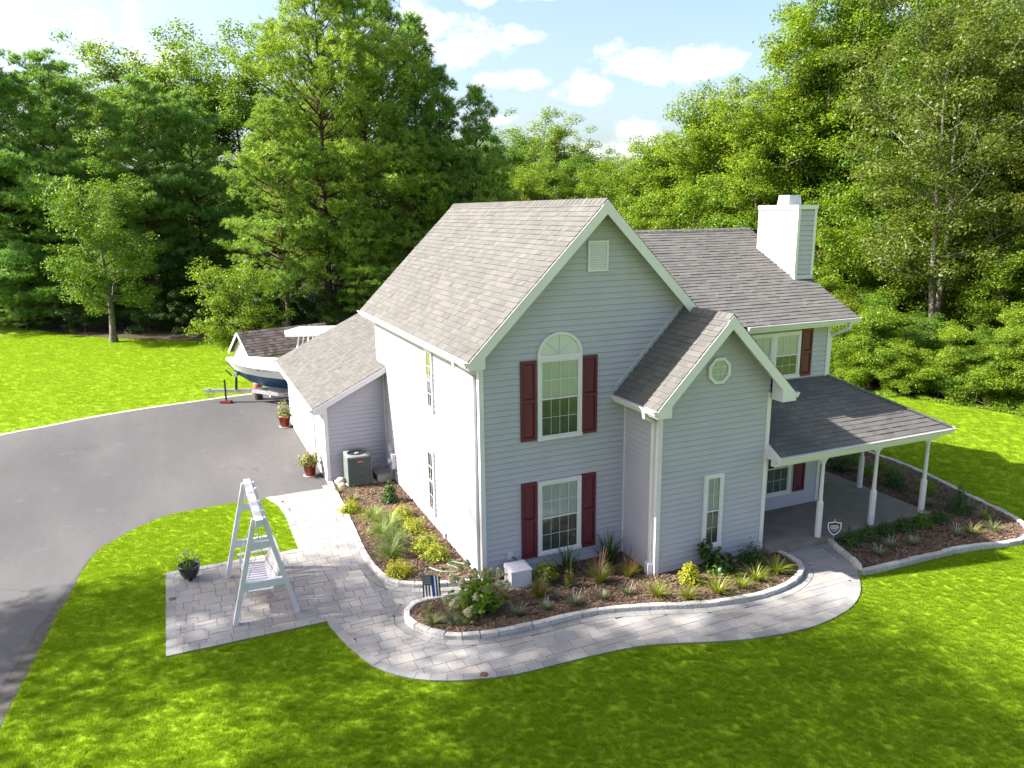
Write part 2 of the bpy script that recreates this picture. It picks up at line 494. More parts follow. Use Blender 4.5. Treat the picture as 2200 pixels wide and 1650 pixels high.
class MB:
    """collects boxes, bars, prisms and tubes that make up ONE part"""
    def __init__(s):
        s.V = []
        s.F = []

    def add(s, V, F):
        n = len(s.V)
        s.V += [tuple(v) for v in V]
        s.F += [tuple(i+n for i in f) for f in F]
        return s

    def box(s, a, b):
        x0, y0, z0 = a
        x1, y1, z1 = b
        V = [(x0, y0, z0), (x1, y0, z0), (x1, y1, z0), (x0, y1, z0), (x0, y0, z1), (x1, y0, z1), (x1, y1, z1), (x0, y1, z1)]
        return s.add(V, [(0, 3, 2, 1), (4, 5, 6, 7), (0, 1, 5, 4), (1, 2, 6, 5), (2, 3, 7, 6), (3, 0, 4, 7)])

    def obox(s, O, S, U, N, a, b):
        """box in a local frame: origin O, axes S, U, N, corners a..b given in that frame"""
        O, S, U, N = Vector(O), Vector(S), Vector(U), Vector(N)
        V = []
        for (i, j, k) in [(0, 0, 0), (1, 0, 0), (1, 1, 0), (0, 1, 0), (0, 0, 1), (1, 0, 1), (1, 1, 1), (0, 1, 1)]:
            V.append(O + S*(b[0] if i else a[0]) + U*(b[1] if j else a[1]) + N*(b[2] if k else a[2]))
        return s.add(V, [(0, 3, 2, 1), (4, 5, 6, 7), (0, 1, 5, 4), (1, 2, 6, 5), (2, 3, 7, 6), (3, 0, 4, 7)])

    def bar(s, p, q, w, h, up=(0, 0, 1)):
        p, q = Vector(p), Vector(q)
        d = (q-p)
        L = d.length
        d.normalize()
        u = Vector(up)
        sd_ = d.cross(u)
        if sd_.length < 1e-4:
            sd_ = d.cross(Vector((1, 0, 0)))
        sd_.normalize()
        u = sd_.cross(d)
        return s.obox(p, d, sd_, u, (0, -w/2, -h/2), (L, w/2, h/2))

    def prism(s, pts, d):
        """polygon pts (3d) extruded by vector d"""
        n = len(pts)
        d = Vector(d)
        V = [Vector(p) for p in pts] + [Vector(p)+d for p in pts]
        F = [tuple(range(n-1, -1, -1)), tuple(range(n, 2*n))] + [(i, (i+1) % n, n+(i+1) % n, n+i) for i in range(n)]
        return s.add(V, F)

    def tube(s, path, rad, n=6, cap=True):
        V, F = tube_np(path, rad, n)
        b = len(s.V)
        s.add(V, F)
        if cap:
            m = len(path)
            s.F.append(tuple(b+i for i in range(n-1, -1, -1)))
            s.F.append(tuple(b+(m-1)*n+i for i in range(n)))
        return s

    def lathe(s, prof, n=20, c=(0, 0, 0)):
        V = []
        F = []
        for (r, z) in prof:
            for i in range(n):
                a = 2*PI*i/n
                V.append((c[0]+r*math.cos(a), c[1]+r*math.sin(a), c[2]+z))
        for k in range(len(prof)-1):
            for i in range(n):
                j = (i+1) % n
                F.append((k*n+i, k*n+j, (k+1)*n+j, (k+1)*n+i))
        return s.add(V, F)

    def build(s, name, mat, parent=None, smooth=False):
        return ob(name, s.V, s.F, mat, parent, smooth)


def tube_np(path, rad, n=6):
    P = np.asarray(path, float)
    m = len(P)
    R = np.full(m, rad) if np.isscalar(rad) else np.asarray(rad, float)
    T = np.gradient(P, axis=0)
    T /= np.linalg.norm(T, axis=1, keepdims=True)+1e-9
    ref = np.array([0.31, 0.27, 0.91]) if abs(T[0][2]) < 0.8 else np.array([1.0, 0.1, 0.0])
    A = np.cross(T, ref)
    A /= np.linalg.norm(A, axis=1, keepdims=True)+1e-9
    B = np.cross(T, A)
    a = np.arange(n)*2*PI/n
    V = P[:, None, :] + R[:, None, None]*(np.cos(a)[None, :, None]*A[:, None, :] + np.sin(a)[None, :, None]*B[:, None, :])
    F = [(k*n+i, k*n+(i+1) % n, (k+1)*n+(i+1) % n, (k+1)*n+i) for k in range(m-1) for i in range(n)]
    return V.reshape(-1, 3), F


def clip_half(poly, a, b):
    """keep the part of poly left of the line a->b"""
    out = []
    ex, ey = b[0]-a[0], b[1]-a[1]
    sd = [ex*(p[1]-a[1]) - ey*(p[0]-a[0]) for p in poly]
    n = len(poly)
    for i in range(n):
        p, q = poly[i], poly[(i+1) % n]
        sp, sq = sd[i], sd[(i+1) % n]
        if sp >= 0:
            out.append(p)
        if (sp >= 0) != (sq >= 0):
            t = sp/(sp-sq)
            out.append((p[0]+t*(q[0]-p[0]), p[1]+t*(q[1]-p[1])))
    return out


def clip_conv(poly, conv):
    for i in range(len(conv)):
        if len(poly) < 3:
            return []
        poly = clip_half(poly, conv[i], conv[(i+1) % len(conv)])
    return poly


def area2(p):
    return 0.5*sum(p[i][0]*p[(i+1) % len(p)][1]-p[(i+1) % len(p)][0]*p[i][1] for i in range(len(p)))


def inside(poly, X, Y):
    """vectorised point in polygon"""
    r = np.zeros(len(X), bool)
    n = len(poly)
    for i in range(n):
        x0, y0 = poly[i]
        x1, y1 = poly[(i+1) % n]
        if y0 == y1:
            continue
        c = ((y0 > Y) != (y1 > Y)) & (X < (x1-x0)*(Y-y0)/(y1-y0)+x0)
        r ^= c
    return r


def smooth_poly(pts, step=0.15, closed=False):
    """Catmull-Rom through pts, resampled"""
    P = [Vector((p[0], p[1])) for p in pts]
    n = len(P)
    out = []
    rng = range(n if closed else n-1)
    for i in rng:
        p1, p2 = P[i], P[(i+1) % n]
        p0 = P[(i-1) % n] if (closed or i > 0) else p1
        p3 = P[(i+2) % n] if (closed or i < n-2) else p2
        k = max(1, int((p2-p1).length/step))
        for j in range(k):
            t = j/k
            q = 0.5*((2*p1) + (p2-p0)*t + (2*p0-5*p1+4*p2-p3)*t*t + (3*p1-p0-3*p2+p3)*t*t*t)
            out.append((q.x, q.y))
    if not closed:
        out.append((P[-1].x, P[-1].y))
    return out


def resample(pts, step):
    P = np.array(pts)
    d = np.r_[0, np.cumsum(np.linalg.norm(np.diff(P, axis=0), axis=1))]
    n = max(2, int(round(d[-1]/step))+1)
    t = np.linspace(0, d[-1], n)
    return np.stack([np.interp(t, d, P[:, 0]), np.interp(t, d, P[:, 1])], 1)


def offset_line(P, w):
    """shift an open polyline to its left by w"""
    T = np.gradient(np.asarray(P, float), axis=0)
    T /= np.linalg.norm(T, axis=1, keepdims=True)+1e-9
    N = np.stack([-T[:, 1], T[:, 0]], 1)
    return np.asarray(P)+N*w


def sheet(name, pts, z, mat, kind='structure', sub=0):
    me = bpy.data.meshes.new(name)
    pts = list(pts)
    if area2(pts) < 0:
        pts = pts[::-1]
    me.from_pydata([(p[0], p[1], z) for p in pts], [], [tuple(range(len(pts)))])
    me.update()
    o = link(name, me, mat)
    tag(o, kind=kind)
    return o


# ------------------------------------------------------------------ ground, drive, beds, walks
WALK_LEFT = [(-3.78, 7.57), (-3.68, 7.25), (-3.52, 6.8), (-3.45, 5.9), (-3.45, 4.7), (-3.45, 3.6)]
PATIO = [(-6.43, 3.6), (-6.43, -0.14), (-3.45, -0.14)]
WALK_LOW = smooth_poly([(-3.45, -0.34), (-3.31, -1.04), (-3.18, -1.49), (-3.0, -2.05), (-2.69, -2.5), (-2.44, -2.75), (-2.09, -2.97), (-1.61, -3.18), (-0.83, -3.38),
                        (-0.14, -3.42), (0.56, -3.44), (1.28, -3.49), (1.97, -3.6), (2.64, -3.84), (3.29, -4.08), (4.02, -4.27), (4.83, -4.38), (5.44, -4.37),
                        (6.26, -4.22), (6.87, -3.96), (7.33, -3.62), (7.68, -3.24)], 0.2)
RBED_L = smooth_poly([(7.72, -3.2), (8.02, -2.79), (8.27, -1.97), (8.42, -1.62)], 0.2)
SIDE_BED = smooth_poly([(-1.92, 7.86), (-1.95, 6.94), (-2.0, 5.44), (-2.08, 3.73), (-2.12, 2.97), (-2.13, 2.26), (-2.08, 1.4), (-1.95, 0.92), (-1.7, 0.6), (-1.37, 0.40),
                        (-1.0, 0.25), (-0.5, 0.12), (-0.06, 0.05)], 0.2)
FRONT_BED = smooth_poly([(-0.3, -0.26), (-0.75, -0.24), (-1.23, -0.22), (-1.54, -0.18), (-1.78, -0.28), (-2.0, -0.55), (-2.05, -0.85), (-1.97, -1.17), (-1.74, -1.56), (-1.48, -1.82),
                         (-1.18, -1.98), (-0.51, -2.12), (0.22, -2.17), (1.0, -2.18), (1.77, -2.25), (2.69, -2.53), (3.64, -2.88), (4.46, -3.05), (5.23, -3.1), (6.0, -2.98),
                         (6.54, -2.74), (6.86, -2.44), (6.99, -2.06), (7.0, -1.7), (6.95, -1.55)], 0.2)
RIGHT_BED = smooth_poly([(8.42, -1.55), (8.27, -1.97), (8.02, -2.79), (7.76, -3.17), (8.0, -3.24), (8.83, -3.27), (10.01, -3.32), (10.87, -3.34), (11.56, -3.46), (12.2, -3.62), (12.72, -3.64), (13.35, -3.38), (13.79, -2.89),
                         (13.98, -2.4), (14.28, -1.18), (14.75, 0.43), (15.0, 1.93), (15.0, 3.6), (14.9, 5.2)], 0.2)
SLAB_Y = -1.62
# whole paved area, one outline
PAVED = ([(-1.96, 7.60)] + WALK_LEFT + PATIO + WALK_LOW + RBED_L + [(8.42, SLAB_Y), (6.98, SLAB_Y)] + FRONT_BED[::-1] + [(-0.06, -0.24), (-0.06, 0.04)] + SIDE_BED[::-1][1:-1])

DRIVE_NEAR = [(-3.78, 7.57), (-4.57, 7.6), (-5.48, 7.55), (-6.34, 7.42), (-6.97, 6.99), (-7.55, 6.31), (-7.96, 5.71), (-8.24, 4.65), (-8.44, 3.64), (-8.64, 2.77), (-8.82, 1.84), (-8.96, 0.84), (-9.07, -0.07), (-9.2, -2.5), (-9.3, -9)]
GRASS_EDGE = [(-7.93, 5.71), (-8.2, 4.6), (-8.33, 3.3), (-8.46, 2.72), (-8.62, 1.24), (-8.74, 0.12), (-8.86, -0.91), (-8.96, -3.0), (-9.05, -9)]
DRIVE_FAR = [(-1.24, 21.3), (-2.8, 21.71), (-4.1, 21.55), (-5.94, 21.23), (-7.69, 20.84), (-9.31, 20.3), (-10.81, 19.56), (-12.19, 18.95), (-14.6, 17.0), (-16.2, 14), (-16.6, 9), (-16.4, 3), (-16.2, -9)]
DRIVE = [(-1.96, 7.60), (-1.75, 7.9), (-1.75, 16.1), (9, 16.1), (9, 21.2)] + smooth_poly(DRIVE_FAR, 0.5) + smooth_poly(DRIVE_NEAR, 0.3)[::-1]

big = [(-1500, -1500), (1500, -1500), (1500, 1500), (-1500, 1500)]
lawn = sheet('lawn', big, G-0.006, M['lawn'])
tag(lawn, 'bright green mown lawn round the house', None)
drive = sheet('driveway', DRIVE, G, M['asphalt'])
tag(drive, 'grey asphalt driveway sweeping past the garage')
gravel = sheet('gravel_strip', smooth_poly(GRASS_EDGE, 0.3) + smooth_poly(DRIVE_NEAR[6:], 0.3)[::-1], G-0.003, M['gravel'])
tag(gravel, 'dark gravel strip between asphalt and grass')
curb = sheet('drive_edge', smooth_poly(DRIVE_FAR[1:9], 0.5) + list(map(tuple, offset_line(smooth_poly(DRIVE_FAR[1:9], 0.5), 0.22)))[::-1], G+0.004, M['pale_concrete'])
tag(curb, 'pale worn edge along the far side of the driveway')

# wood floor beyond the lawn
FOREST = [(-70, 80), (-26, 66), (-18.5, 55.5), (-15.2, 50.5), (-13.0, 46.5), (-10, 43.2), (-6.5, 40.2), (-3, 38.2), (3, 34), (10, 31), (16, 27), (20.6, 20), (22.0, 13), (22.6, 8.8), (23.9, 5.2), (25.9, 2.2), (30, -2), (40, -8), (70, -10), (400, 60), (400, 500), (-400, 500), (-400, 60)]
forest = sheet('forest_floor', smooth_poly(FOREST, 3.0, True), G+0.002, M['forest'])
tag(forest, 'shaded leaf litter under the trees')


def prism_sheet(name, poly, z0, z1, mat, parent=None):
    if area2(poly) < 0:
        poly = poly[::-1]
    n = len(poly)
    V = [(p[0], p[1], z1) for p in poly] + [(p[0], p[1], z0) for p in poly]
    F = [tuple(range(n))] + [((i+1) % n, i, n+i, n+(i+1) % n) for i in range(n)]
    return ob(name, V, F, mat, parent)


# paved walk: bedding sheet, border pavers along the outline, field pavers inside
walk = sheet('walkway', PAVED, G+0.004, M['joint'])
tag(walk, 'pale paver walk and patio with a grey border')
PT = G+0.03
border_lines = []                 # (outline, paver length) each with the paving on its left
border_lines.append(np.array(WALK_LEFT))
border_lines.append(np.array([(-3.45+0.0, 3.6), (-6.43, 3.6)]))
border_lines.append(np.array([(-6.43, 3.6), (-6.43, -0.14)]))
border_lines.append(np.array([(-6.43, -0.14), (-3.47, -0.14)]))
border_lines.append(np.array(WALK_LOW))
border_lines.append(np.array(FRONT_BED)[::-1])
border_lines.append(np.array(SIDE_BED)[::-1])
border_lines.append(np.array(RBED_L))
BW = 0.19
for L_ in border_lines:
    R_ = resample(L_, 0.30)
    In = offset_line(R_, BW)
    for i in range(len(R_)-1):
        a, b, c, d = R_[i], R_[i+1], In[i+1], In[i]
        cen = (a+b+c+d)/4
        q = [tuple(cen+(p-cen)*np.array([0.978, 0.978])) for p in (a, b, c, d)]
        if abs(area2(q)) < 0.01:
            continue
        h = PT+random.uniform(-0.003, 0.003)+0.003
        prism_sheet('border_paver', q, G+0.005, h, M['paver_border'], walk)
for q in ([(-3.448, 3.598), (-3.448, 3.412), (-3.262, 3.412), (-3.262, 3.598)], [(-3.448, -0.328), (-3.262, -0.328), (-3.262, -0.142), (-3.448, -0.142)], [(-3.466, -0.137), (-3.262, -0.137), (-3.262, 0.046), (-3.466, 0.046)]):
    prism_sheet('border_paver', q, G+0.005, PT+0.002, M['paver_border'], walk)
# field: ashlar courses, clipped to the outline set in by the border
FIELD = []
for L_ in ([WALK_LEFT, [(-3.45-0.19, 3.6), (-6.43, 3.6)], [(-6.43, 3.6), (-6.43, -0.14)], [(-6.43, -0.14), (-3.47, -0.14)], WALK_LOW, RBED_L]):
    FIELD.append(offset_line(np.array(L_), BW+0.004))
f_l = FIELD[0]
f_p = [(-6.43+BW, 3.6-BW), (-6.43+BW, -0.14+BW)]
f_low = [tuple(p) for p in FIELD[4]]
f_r = [tuple(p) for p in FIELD[5]]
f_f = [tuple(p) for p in offset_line(np.array(FRONT_BED)[::-1], BW+0.004)]
f_s = [tuple(p) for p in offset_line(np.array(SIDE_BED)[::-1], BW+0.004)]
FIELDP = [(-1.96-BW, 7.59)] + [(p[0], min(p[1], 7.58)) for p in f_l[:-1]] + [(-3.26, 3.41)] + f_p + [(-3.26, 0.05)] + f_low + f_r + [(8.2, SLAB_Y-0.01), (7.2, SLAB_Y-0.01)] + f_f + f_s[1:-1]
xs = [p[0] for p in FIELDP]
ys = [p[1] for p in FIELDP]
prng = random.Random(11)
gap = 0.0045
y = min(ys)-0.2
npv = 0
while y < max(ys):
    hrow = prng.choice([0.30, 0.30, 0.225, 0.15])
    x = min(xs)-prng.random()*0.4
    while x < max(xs):
        wd = prng.choice([0.30, 0.45, 0.45, 0.225])
        cells = [(x, y, x+wd, y+hrow)]
        if hrow == 0.30 and wd >= 0.45 and prng.random() < 0.25:
            cells = [(x, y, x+wd, y+0.15), (x, y+0.15, x+wd, y+0.30)]
        for (x0, y0, x1, y1) in cells:
            R4 = [(x0+gap, y0+gap), (x1-gap, y0+gap), (x1-gap, y1-gap), (x0+gap, y1-gap)]
            P4 = clip_conv(FIELDP, R4)
            if len(P4) < 3 or abs(area2(P4)) < 0.006:
                continue
            prism_sheet('paver', P4, G+0.005, PT+prng.uniform(-0.003, 0.003), M['paver'], walk)
            npv += 1
        x += wd
    y += hrow


# beds: mulch mound, chips, edging stones
def bed(name, outline, house_side, label, seed, zm=-0.015):
    poly = list(outline)+list(house_side)
    b_ = sheet(name, poly, zm, M['mulch_bed'])
    tag(b_, label)
    rng = random.Random(seed)
    R_ = resample(np.array(outline), 0.36)
    # bed lies on the left or right of the outline: find out
    mid = R_[len(R_)//2]
    I1 = offset_line(R_, 0.13)
    cx, cy_ = I1[len(R_)//2]
    sgn = 1 if inside(poly, np.array([cx]), np.array([cy_]))[0] else -1
    In = offset_line(R_, 0.13*sgn)
    Ou = offset_line(R_, -0.005*sgn)
    for i in range(len(R_)-1):
        zt = 0.035+rng.uniform(-0.008, 0.010)
        A, B, C_, D = Ou[i], Ou[i+1], In[i+1], In[i]
        cen = (A+B+C_+D)/4
        A, B, C_, D = [cen+(p-cen)*0.975+np.array([rng.uniform(-.006, .006), rng.uniform(-.006, .006)]) for p in (A, B, C_, D)]
        bv = 0.022
        cen3 = cen
        V = []
        for zz, k in ((G-0.01, 1.0), (zt-bv, 1.0), (zt-0.006, 0.93), (zt, 0.82)):
            for p in (A, B, C_, D):
                q = cen3+(p-cen3)*np.array([1, 1])*(1.0 if k == 1.0 else 1.0)
                if k < 1:      # bevel only across the short way
                    mAD, mBC = (A+D)/2, (B+C_)/2
                    m_ = mAD if (p is A or p is D) else mBC
                    q = m_+(p-m_)*k
                    q = cen3+(q-cen3)*(0.985 if k > 0.9 else 0.96)
                V.append((q[0], q[1], zz+rng.uniform(-0.002, 0.002)))
        F = [(12, 13, 14, 15)]
        for r in range(3):
            for j in range(4):
                a, b2 = r*4+j, r*4+(j+1) % 4
                F.append((a, b2, b2+4, a+4))
        if area2([tuple(A), tuple(B), tuple(C_), tuple(D)]) < 0:
            F = [tuple(reversed(f)) for f in F]
        ob('edging_stone', V, F, M['edging'], b_)
    # loose chips
    r = np.random.default_rng(seed)
    P = np.array(poly)
    x0, y0 = P.min(0)
    x1, y1 = P.max(0)
    n = int((x1-x0)*(y1-y0)*420)
    X = r.uniform(x0, x1, n)
    Y = r.uniform(y0, y1, n)
    inner = list(In)+list(house_side)
    k = inside([tuple(p) for p in inner], X, Y)
    X, Y = X[k], Y[k]
    n = len(X)
    a = r.uniform(0, PI, n)
    tl = r.normal(0, 0.35, n)
    L = r.uniform(0.02, 0.055, n)
    W = r.uniform(0.006, 0.016, n)
    c = np.stack([X, Y, np.full(n, zm+0.012)+r.uniform(0, 0.02, n)], 1)
    u = np.stack([np.cos(a)*np.cos(tl), np.sin(a)*np.cos(tl), np.sin(tl)], 1)*L[:, None]
    v = np.stack([-np.sin(a), np.cos(a), r.normal(0, 0.3, n)], 1)*W[:, None]
    V = np.stack([c-u-v, c+u-v, c+u+v, c-u+v], 1).reshape(-1, 3)
    ch = link('mulch_chips', fmesh('mulch_chips', V, np.arange(4*n).reshape(-1, 4)), M['mulch'], b_)
    tag(ch, kind='stuff')
    return b_


bed('planting_bed', SIDE_BED, [(0.03, 0.05), (0.03, 7.3), (-0.5, 7.2), (-1.75, 7.75)], 'mulched bed along the sunlit side wall', 21)
bed('planting_bed', FRONT_BED, [(6.5, -1.3), (3.6, -1.3), (3.6, 0.03), (-0.3, 0.03)], 'mulched bed curving round the front gables', 22)
bed('planting_bed', RIGHT_BED, [(12.0, 5.2), (12.0, -1.6), (8.42, -1.6)], 'mulched bed wrapping round the porch', 23)


# ------------------------------------------------------------------ the house
house = empty('house', (0, 0, 0))
tag(house, 'two-storey pale grey clapboard house with gables, porch and garage', 'house')
X, Y, Z = Vector((1, 0, 0)), Vector((0, 1, 0)), Vector((0, 0, 1))
CO = 0.131


def srange(poly, z):
    s = []
    n = len(poly)
    for i in range(n):
        (a, za), (b, zb) = poly[i], poly[(i+1) % n]
        if abs(za-zb) < 1e-9:
            if abs(za-z) < 1e-6:
                s += [a, b]
            continue
        if (za-z)*(zb-z) <= 0:
            s.append(a+(b-a)*(z-za)/(zb-za))
    return (min(s), max(s)) if s else None


def wall(O, S, N, poly, planks=True, mat='siding', zc=0.0, parent=None, thick=0.12):
    """clad wall in the plane through O; poly is (along S, z); N points outdoors"""
    O = Vector(O)
    core = MB().prism([O+S*p[0]+Z*p[1] for p in poly], -N*thick).build('wall', M['siding'], parent or house)
    if not planks:
        return core
    zlo, zhi = min(p[1] for p in poly), max(p[1] for p in poly)
    k = math.floor((zlo-zc)/CO)
    z = zc+k*CO
    while z < zhi:
        a, b = max(z, zlo), min(z+CO, zhi)
        z += CO
        if b-a < 0.02:
            continue
        r0, r1 = srange(poly, a+1e-4), srange(poly, b-1e-4)
        if not r0 or not r1:
            continue
        f0, f1 = 0.026, 0.006
        bb = b
        b = b-0.013 if b-a > 0.05 else b
        V = []
        for (r, zz, f) in ((r0, a, f0), (r1, b, f1)):
            for s_ in r:
                V.append(O+S*s_+Z*zz+N*0.0005)
                V.append(O+S*s_+Z*zz+N*f)
        # 0 lo-l back,1 lo-l front,2 lo-r back,3 lo-r front,4 hi-l back,5 hi-l front,6 hi-r back,7 hi-r front
        V[5] = O+S*r1[0]+Z*b+N*f1
        F = [(1, 3, 7, 5), (0, 2, 3, 1), (0, 1, 5, 4), (2, 6, 7, 3), (4, 5, 7, 6)]
        if S.cross(Z).dot(N) < 0:
            F = [tuple(reversed(q)) for q in F]
        ob('siding_plank', V, F, M[mat], core)
    return core


RX, RZ = 2.81, 8.16           # main ridge
MY1 = 8.75
# main gable front, left side, back, right
MAINF = [(0, 0.0), (5.62, 0.0), (5.62, 5.28), (RX, 8.06), (0, 5.28)]
wall((0, 0, 0), X, -Y, MAINF, zc=0.03)
wall((0, 0, 0), Y, -X, [(0, 0.0), (MY1, 0.0), (MY1, 5.26), (0, 5.26)], zc=0.03)
wall((0, MY1, 0), X, Y, MAINF, planks=False)
wall((5.62, 0, 0), Y, X, [(0, 0.0), (MY1, 0.0), (MY1, 5.26), (0, 5.26)], planks=False)
# small front gable
SX0, SX1, SY = 3.57, 6.55, -1.338
SRX, SRZ = 5.08, 5.76
wall((0, SY, 0), X, -Y, [(SX0, 0.0), (SX1, 0.0), (SX1, 4.20), (SRX, 5.66), (SX0, 4.18)], zc=0.0)
wall((SX0, SY+0.002, 0), Y, -X, [(0, 0.0), (-SY-0.004, 0.0), (-SY-0.004, 4.14), (0, 4.14)], zc=0.0)
wall((SX1, SY+0.002, 0), Y, X, [(0, 0.0), (1.66, 0.0), (1.66, 4.14), (0, 4.14)], zc=0.0)
# wing
WY, WX1 = 0.324, 9.95
wall((0, WY, 0), X, -Y, [(5.62, 0.1), (WX1, 0.1), (WX1, 5.0), (5.62, 5.0)], zc=0.1)
wall((WX1, WY+0.002, 0), Y, X, [(0, 0.1), (8.0, 0.1), (8.0, 5.1), (4.0, 7.15), (0, 5.1)], zc=0.1)
wall((0, 8.31, 0), X, Y, [(5.62, 0.0), (WX1, 0.0), (WX1, 5.0), (5.62, 5.0)], planks=False)
# garage
GX0, GY0, GY1 = -1.87, 8.04, 15.9
gs = 0.486


def gz(x):
    return 2.352+(x+2.25)*gs


wall((0, GY0, 0), X, -Y, [(GX0, G), (-0.005, G), (-0.005, gz(0)-0.14), (GX0, gz(GX0)-0.14)], zc=0.0)
wall((GX0, GY0+0.002, 0), Y, -X, [(0, G), (GY1-GY0, G), (GY1-GY0, gz(GX0)-0.12), (0, gz(GX0)-0.12)], zc=0.0)
wall((0, GY1, 0), X, Y, [(GX0, G), (6, G), (6, gz(GX0)-0.1), (2.2, gz(2.2)-0.14), (GX0, gz(GX0)-0.14)], planks=False)

# foundation strip under the siding
fb = MB()
fb.box((0.01, 0.01, G-0.1), (5.6, MY1-0.01, 0.0))
fb.box((SX0+0.012, SY+0.012, G-0.1), (SX1-0.012, 0.0, 0.0))
fb.box((5.62, WY+0.012, G-0.1), (WX1-0.012, 8.28, 0.1))
fb.build('foundation', M['pale_concrete'], house)

# ---- corner boards
for nm, bx in {
    'a': ((-0.034, -0.034, 0.0), (0.075, -0.002, 4.86)), 'b': ((-0.0345, -0.002, 0.0), (-0.002, 0.075, 4.86)),
    'c': ((SX0-0.034, SY-0.034, -0.02), (SX0+0.075, SY-0.002, 3.86)), 'd': ((SX0-0.0345, SY-0.002, -0.02), (SX0-0.002, SY+0.075, 3.86)),
    'e': ((SX1-0.075, SY-0.034, -0.02), (SX1+0.034, SY-0.002, 3.86)), 'f': ((SX1+0.002, SY-0.002, -0.02), (SX1+0.0345, SY+0.075, 3.86)),
    'g': ((WX1-0.075, WY-0.034, 0.1), (WX1+0.034, WY-0.002, 4.95)), 'h': ((WX1+0.002, WY-0.002, 0.1), (WX1+0.0345, WY+0.075, 4.95)),
    'i': ((GX0-0.034, GY0-0.034, G), (GX0+0.075, GY0-0.002, gz(GX0)-0.13)), 'j': ((GX0-0.0345, GY0-0.002, G), (GX0-0.002, GY0+0.075, gz(GX0)-0.13)),
    'k': ((SX0-0.045, -0.045, 0.0), (SX0-0.004, -0.004, 3.88)), 'l': ((-0.05, GY0-0.045, 0.0), (-0.004, GY0-0.004, gz(-0.05)-0.14)),
    'm': ((-0.0345, MY1-0.075, 3.5), (-0.002, MY1, 4.86)),
}.items():
    MB().box(*bx).build('corner_board', M['white'], house)

# ---- roofs: a deck slab with shingles laid on it course by course
CAMP = CAM
ALL_SH = []       # (apparent size, verts, faces, roof)


def roof(poly3, name='roof', course=0.142, seed=1, tilt=True, mat='shingle', deck=0.055):
    """poly3: planar convex outline, first edge = eave, counter-clockwise seen from above"""
    P = [Vector(p) for p in poly3]
    U = (P[1]-P[0]).normalized()
    N = None
    for i in range(2, len(P)):
        c = U.cross(P[i]-P[0])
        if c.length > 1e-3:
            N = c.normalized()
            break
    if N.z < 0:
        N = -N
    Vv = N.cross(U)
    if Vv.z < 0:
        Vv = -Vv
    rf = MB().prism([p-N*0.004 for p in P], -N*deck).build(name, M['shingle_edge'], house)
    p2 = [((p-P[0]).dot(U), (p-P[0]).dot(Vv)) for p in P]
    if area2(p2) < 0:
        p2 = p2[::-1]
    vmax = max(p[1] for p in p2)
    umin, umax = min(p[0] for p in p2), max(p[0] for p in p2)
    rg = random.Random(seed)
    rows = int(vmax/course)+1
    for k in range(rows):
        v0 = k*course-(0.02 if k == 0 else 0)
        v1 = (k+1)*course+0.018
        u = umin-rg.random()*0.3
        while u < umax:
            w = rg.uniform(0.16, 0.36)
            q = [(u+0.002, v0), (u+w-0.002, v0), (u+w-0.002, v1), (u+0.002, v1)]
            u += w
            c = clip_conv(q, p2) if k else clip_conv(q, [(a, b-0.03 if b < 0.01 else b) for a, b in p2])
            if len(c) < 3 or area2(c) < 0.0015:
                continue
            th = rg.choice([0.009, 0.014, 0.014, 0.019])
            top = [P[0]+U*a+Vv*b+N*(0.003+th*(1-(b-v0)/(v1-v0))) for a, b in c]
            bot = [P[0]+U*a+Vv*b-N*0.003 for a, b in c]
            n = len(c)
            F = [tuple(range(n))] + [((i+1) % n, i, n+i, n+(i+1) % n) for i in range(n)]
            cen = sum(top, Vector())/n
            dv = CAMP-cen
            app = area2(c)*max(0, N.dot(dv.normalized()))/dv.length_squared
            ALL_SH.append((app, top+bot, F, rf, mat))
    return rf


OH = 0.33
ex0, ez0 = -0.35, 5.0
r_main_l = roof([(ex0, 9.2, ez0), (ex0, -OH, ez0), (RX, -OH, RZ), (RX, 9.2, RZ)], seed=1)
r_main_r = roof([(2*RX-ex0, -OH, ez0), (2*RX-ex0, 9.2, ez0), (RX, 9.2, RZ), (RX, -OH, RZ)], seed=2)
r_sm_l = roof([(3.25, 0.0, 3.90), (3.25, SY-0.39, 3.90), (SRX, SY-0.39, SRZ), (SRX, 0.0, SRZ)], seed=3)
r_sm_r = roof([(6.94, SY-0.39, 3.90), (6.94, WY, 3.90), (SRX, WY, SRZ), (SRX, SY-0.39, SRZ)], seed=4)
wry, wrz, wey, wez, wxr = 4.32, 7.34, -0.011, 5.165, 10.565
ws = (wrz-wez)/(wry-wey)
r_wing_f = roof([(5.80, wey, wez), (wxr, wey, wez), (wxr, wry, wrz), (3.63, wry, wrz)], seed=5)
r_wing_b = roof([(wxr, 2*wry-wey, wez), (5.80, 2*wry-wey, wez), (3.63, wry, wrz), (wxr, wry, wrz)], seed=6)
pey, pez, ptz = -1.716, 2.42, 3.603
r_porch = roof([(6.57, pey, pez), (12.27, pey, pez), (WX1, WY-0.02, ptz), (6.57, WY-0.02, ptz)], seed=7)
r_porch_s = roof([(12.27, pey, pez), (12.27, 5.2, pez), (WX1+0.02, 5.2, ptz), (WX1+0.02, WY, ptz)], seed=8)
r_gar_a = roof([(-2.25, MY1, gz(-2.25)), (-2.25, GY0-OH, gz(-2.25)), (-0.01, GY0-OH, gz(-0.01)), (-0.01, MY1, gz(-0.01))], seed=9)
r_gar_b = roof([(-2.25, GY1+OH, gz(-2.25)), (-2.25, MY1+0.001, gz(-2.25)), (2.2, MY1+0.001, gz(2.2)), (2.2, GY1+OH, gz(2.2))], seed=10)
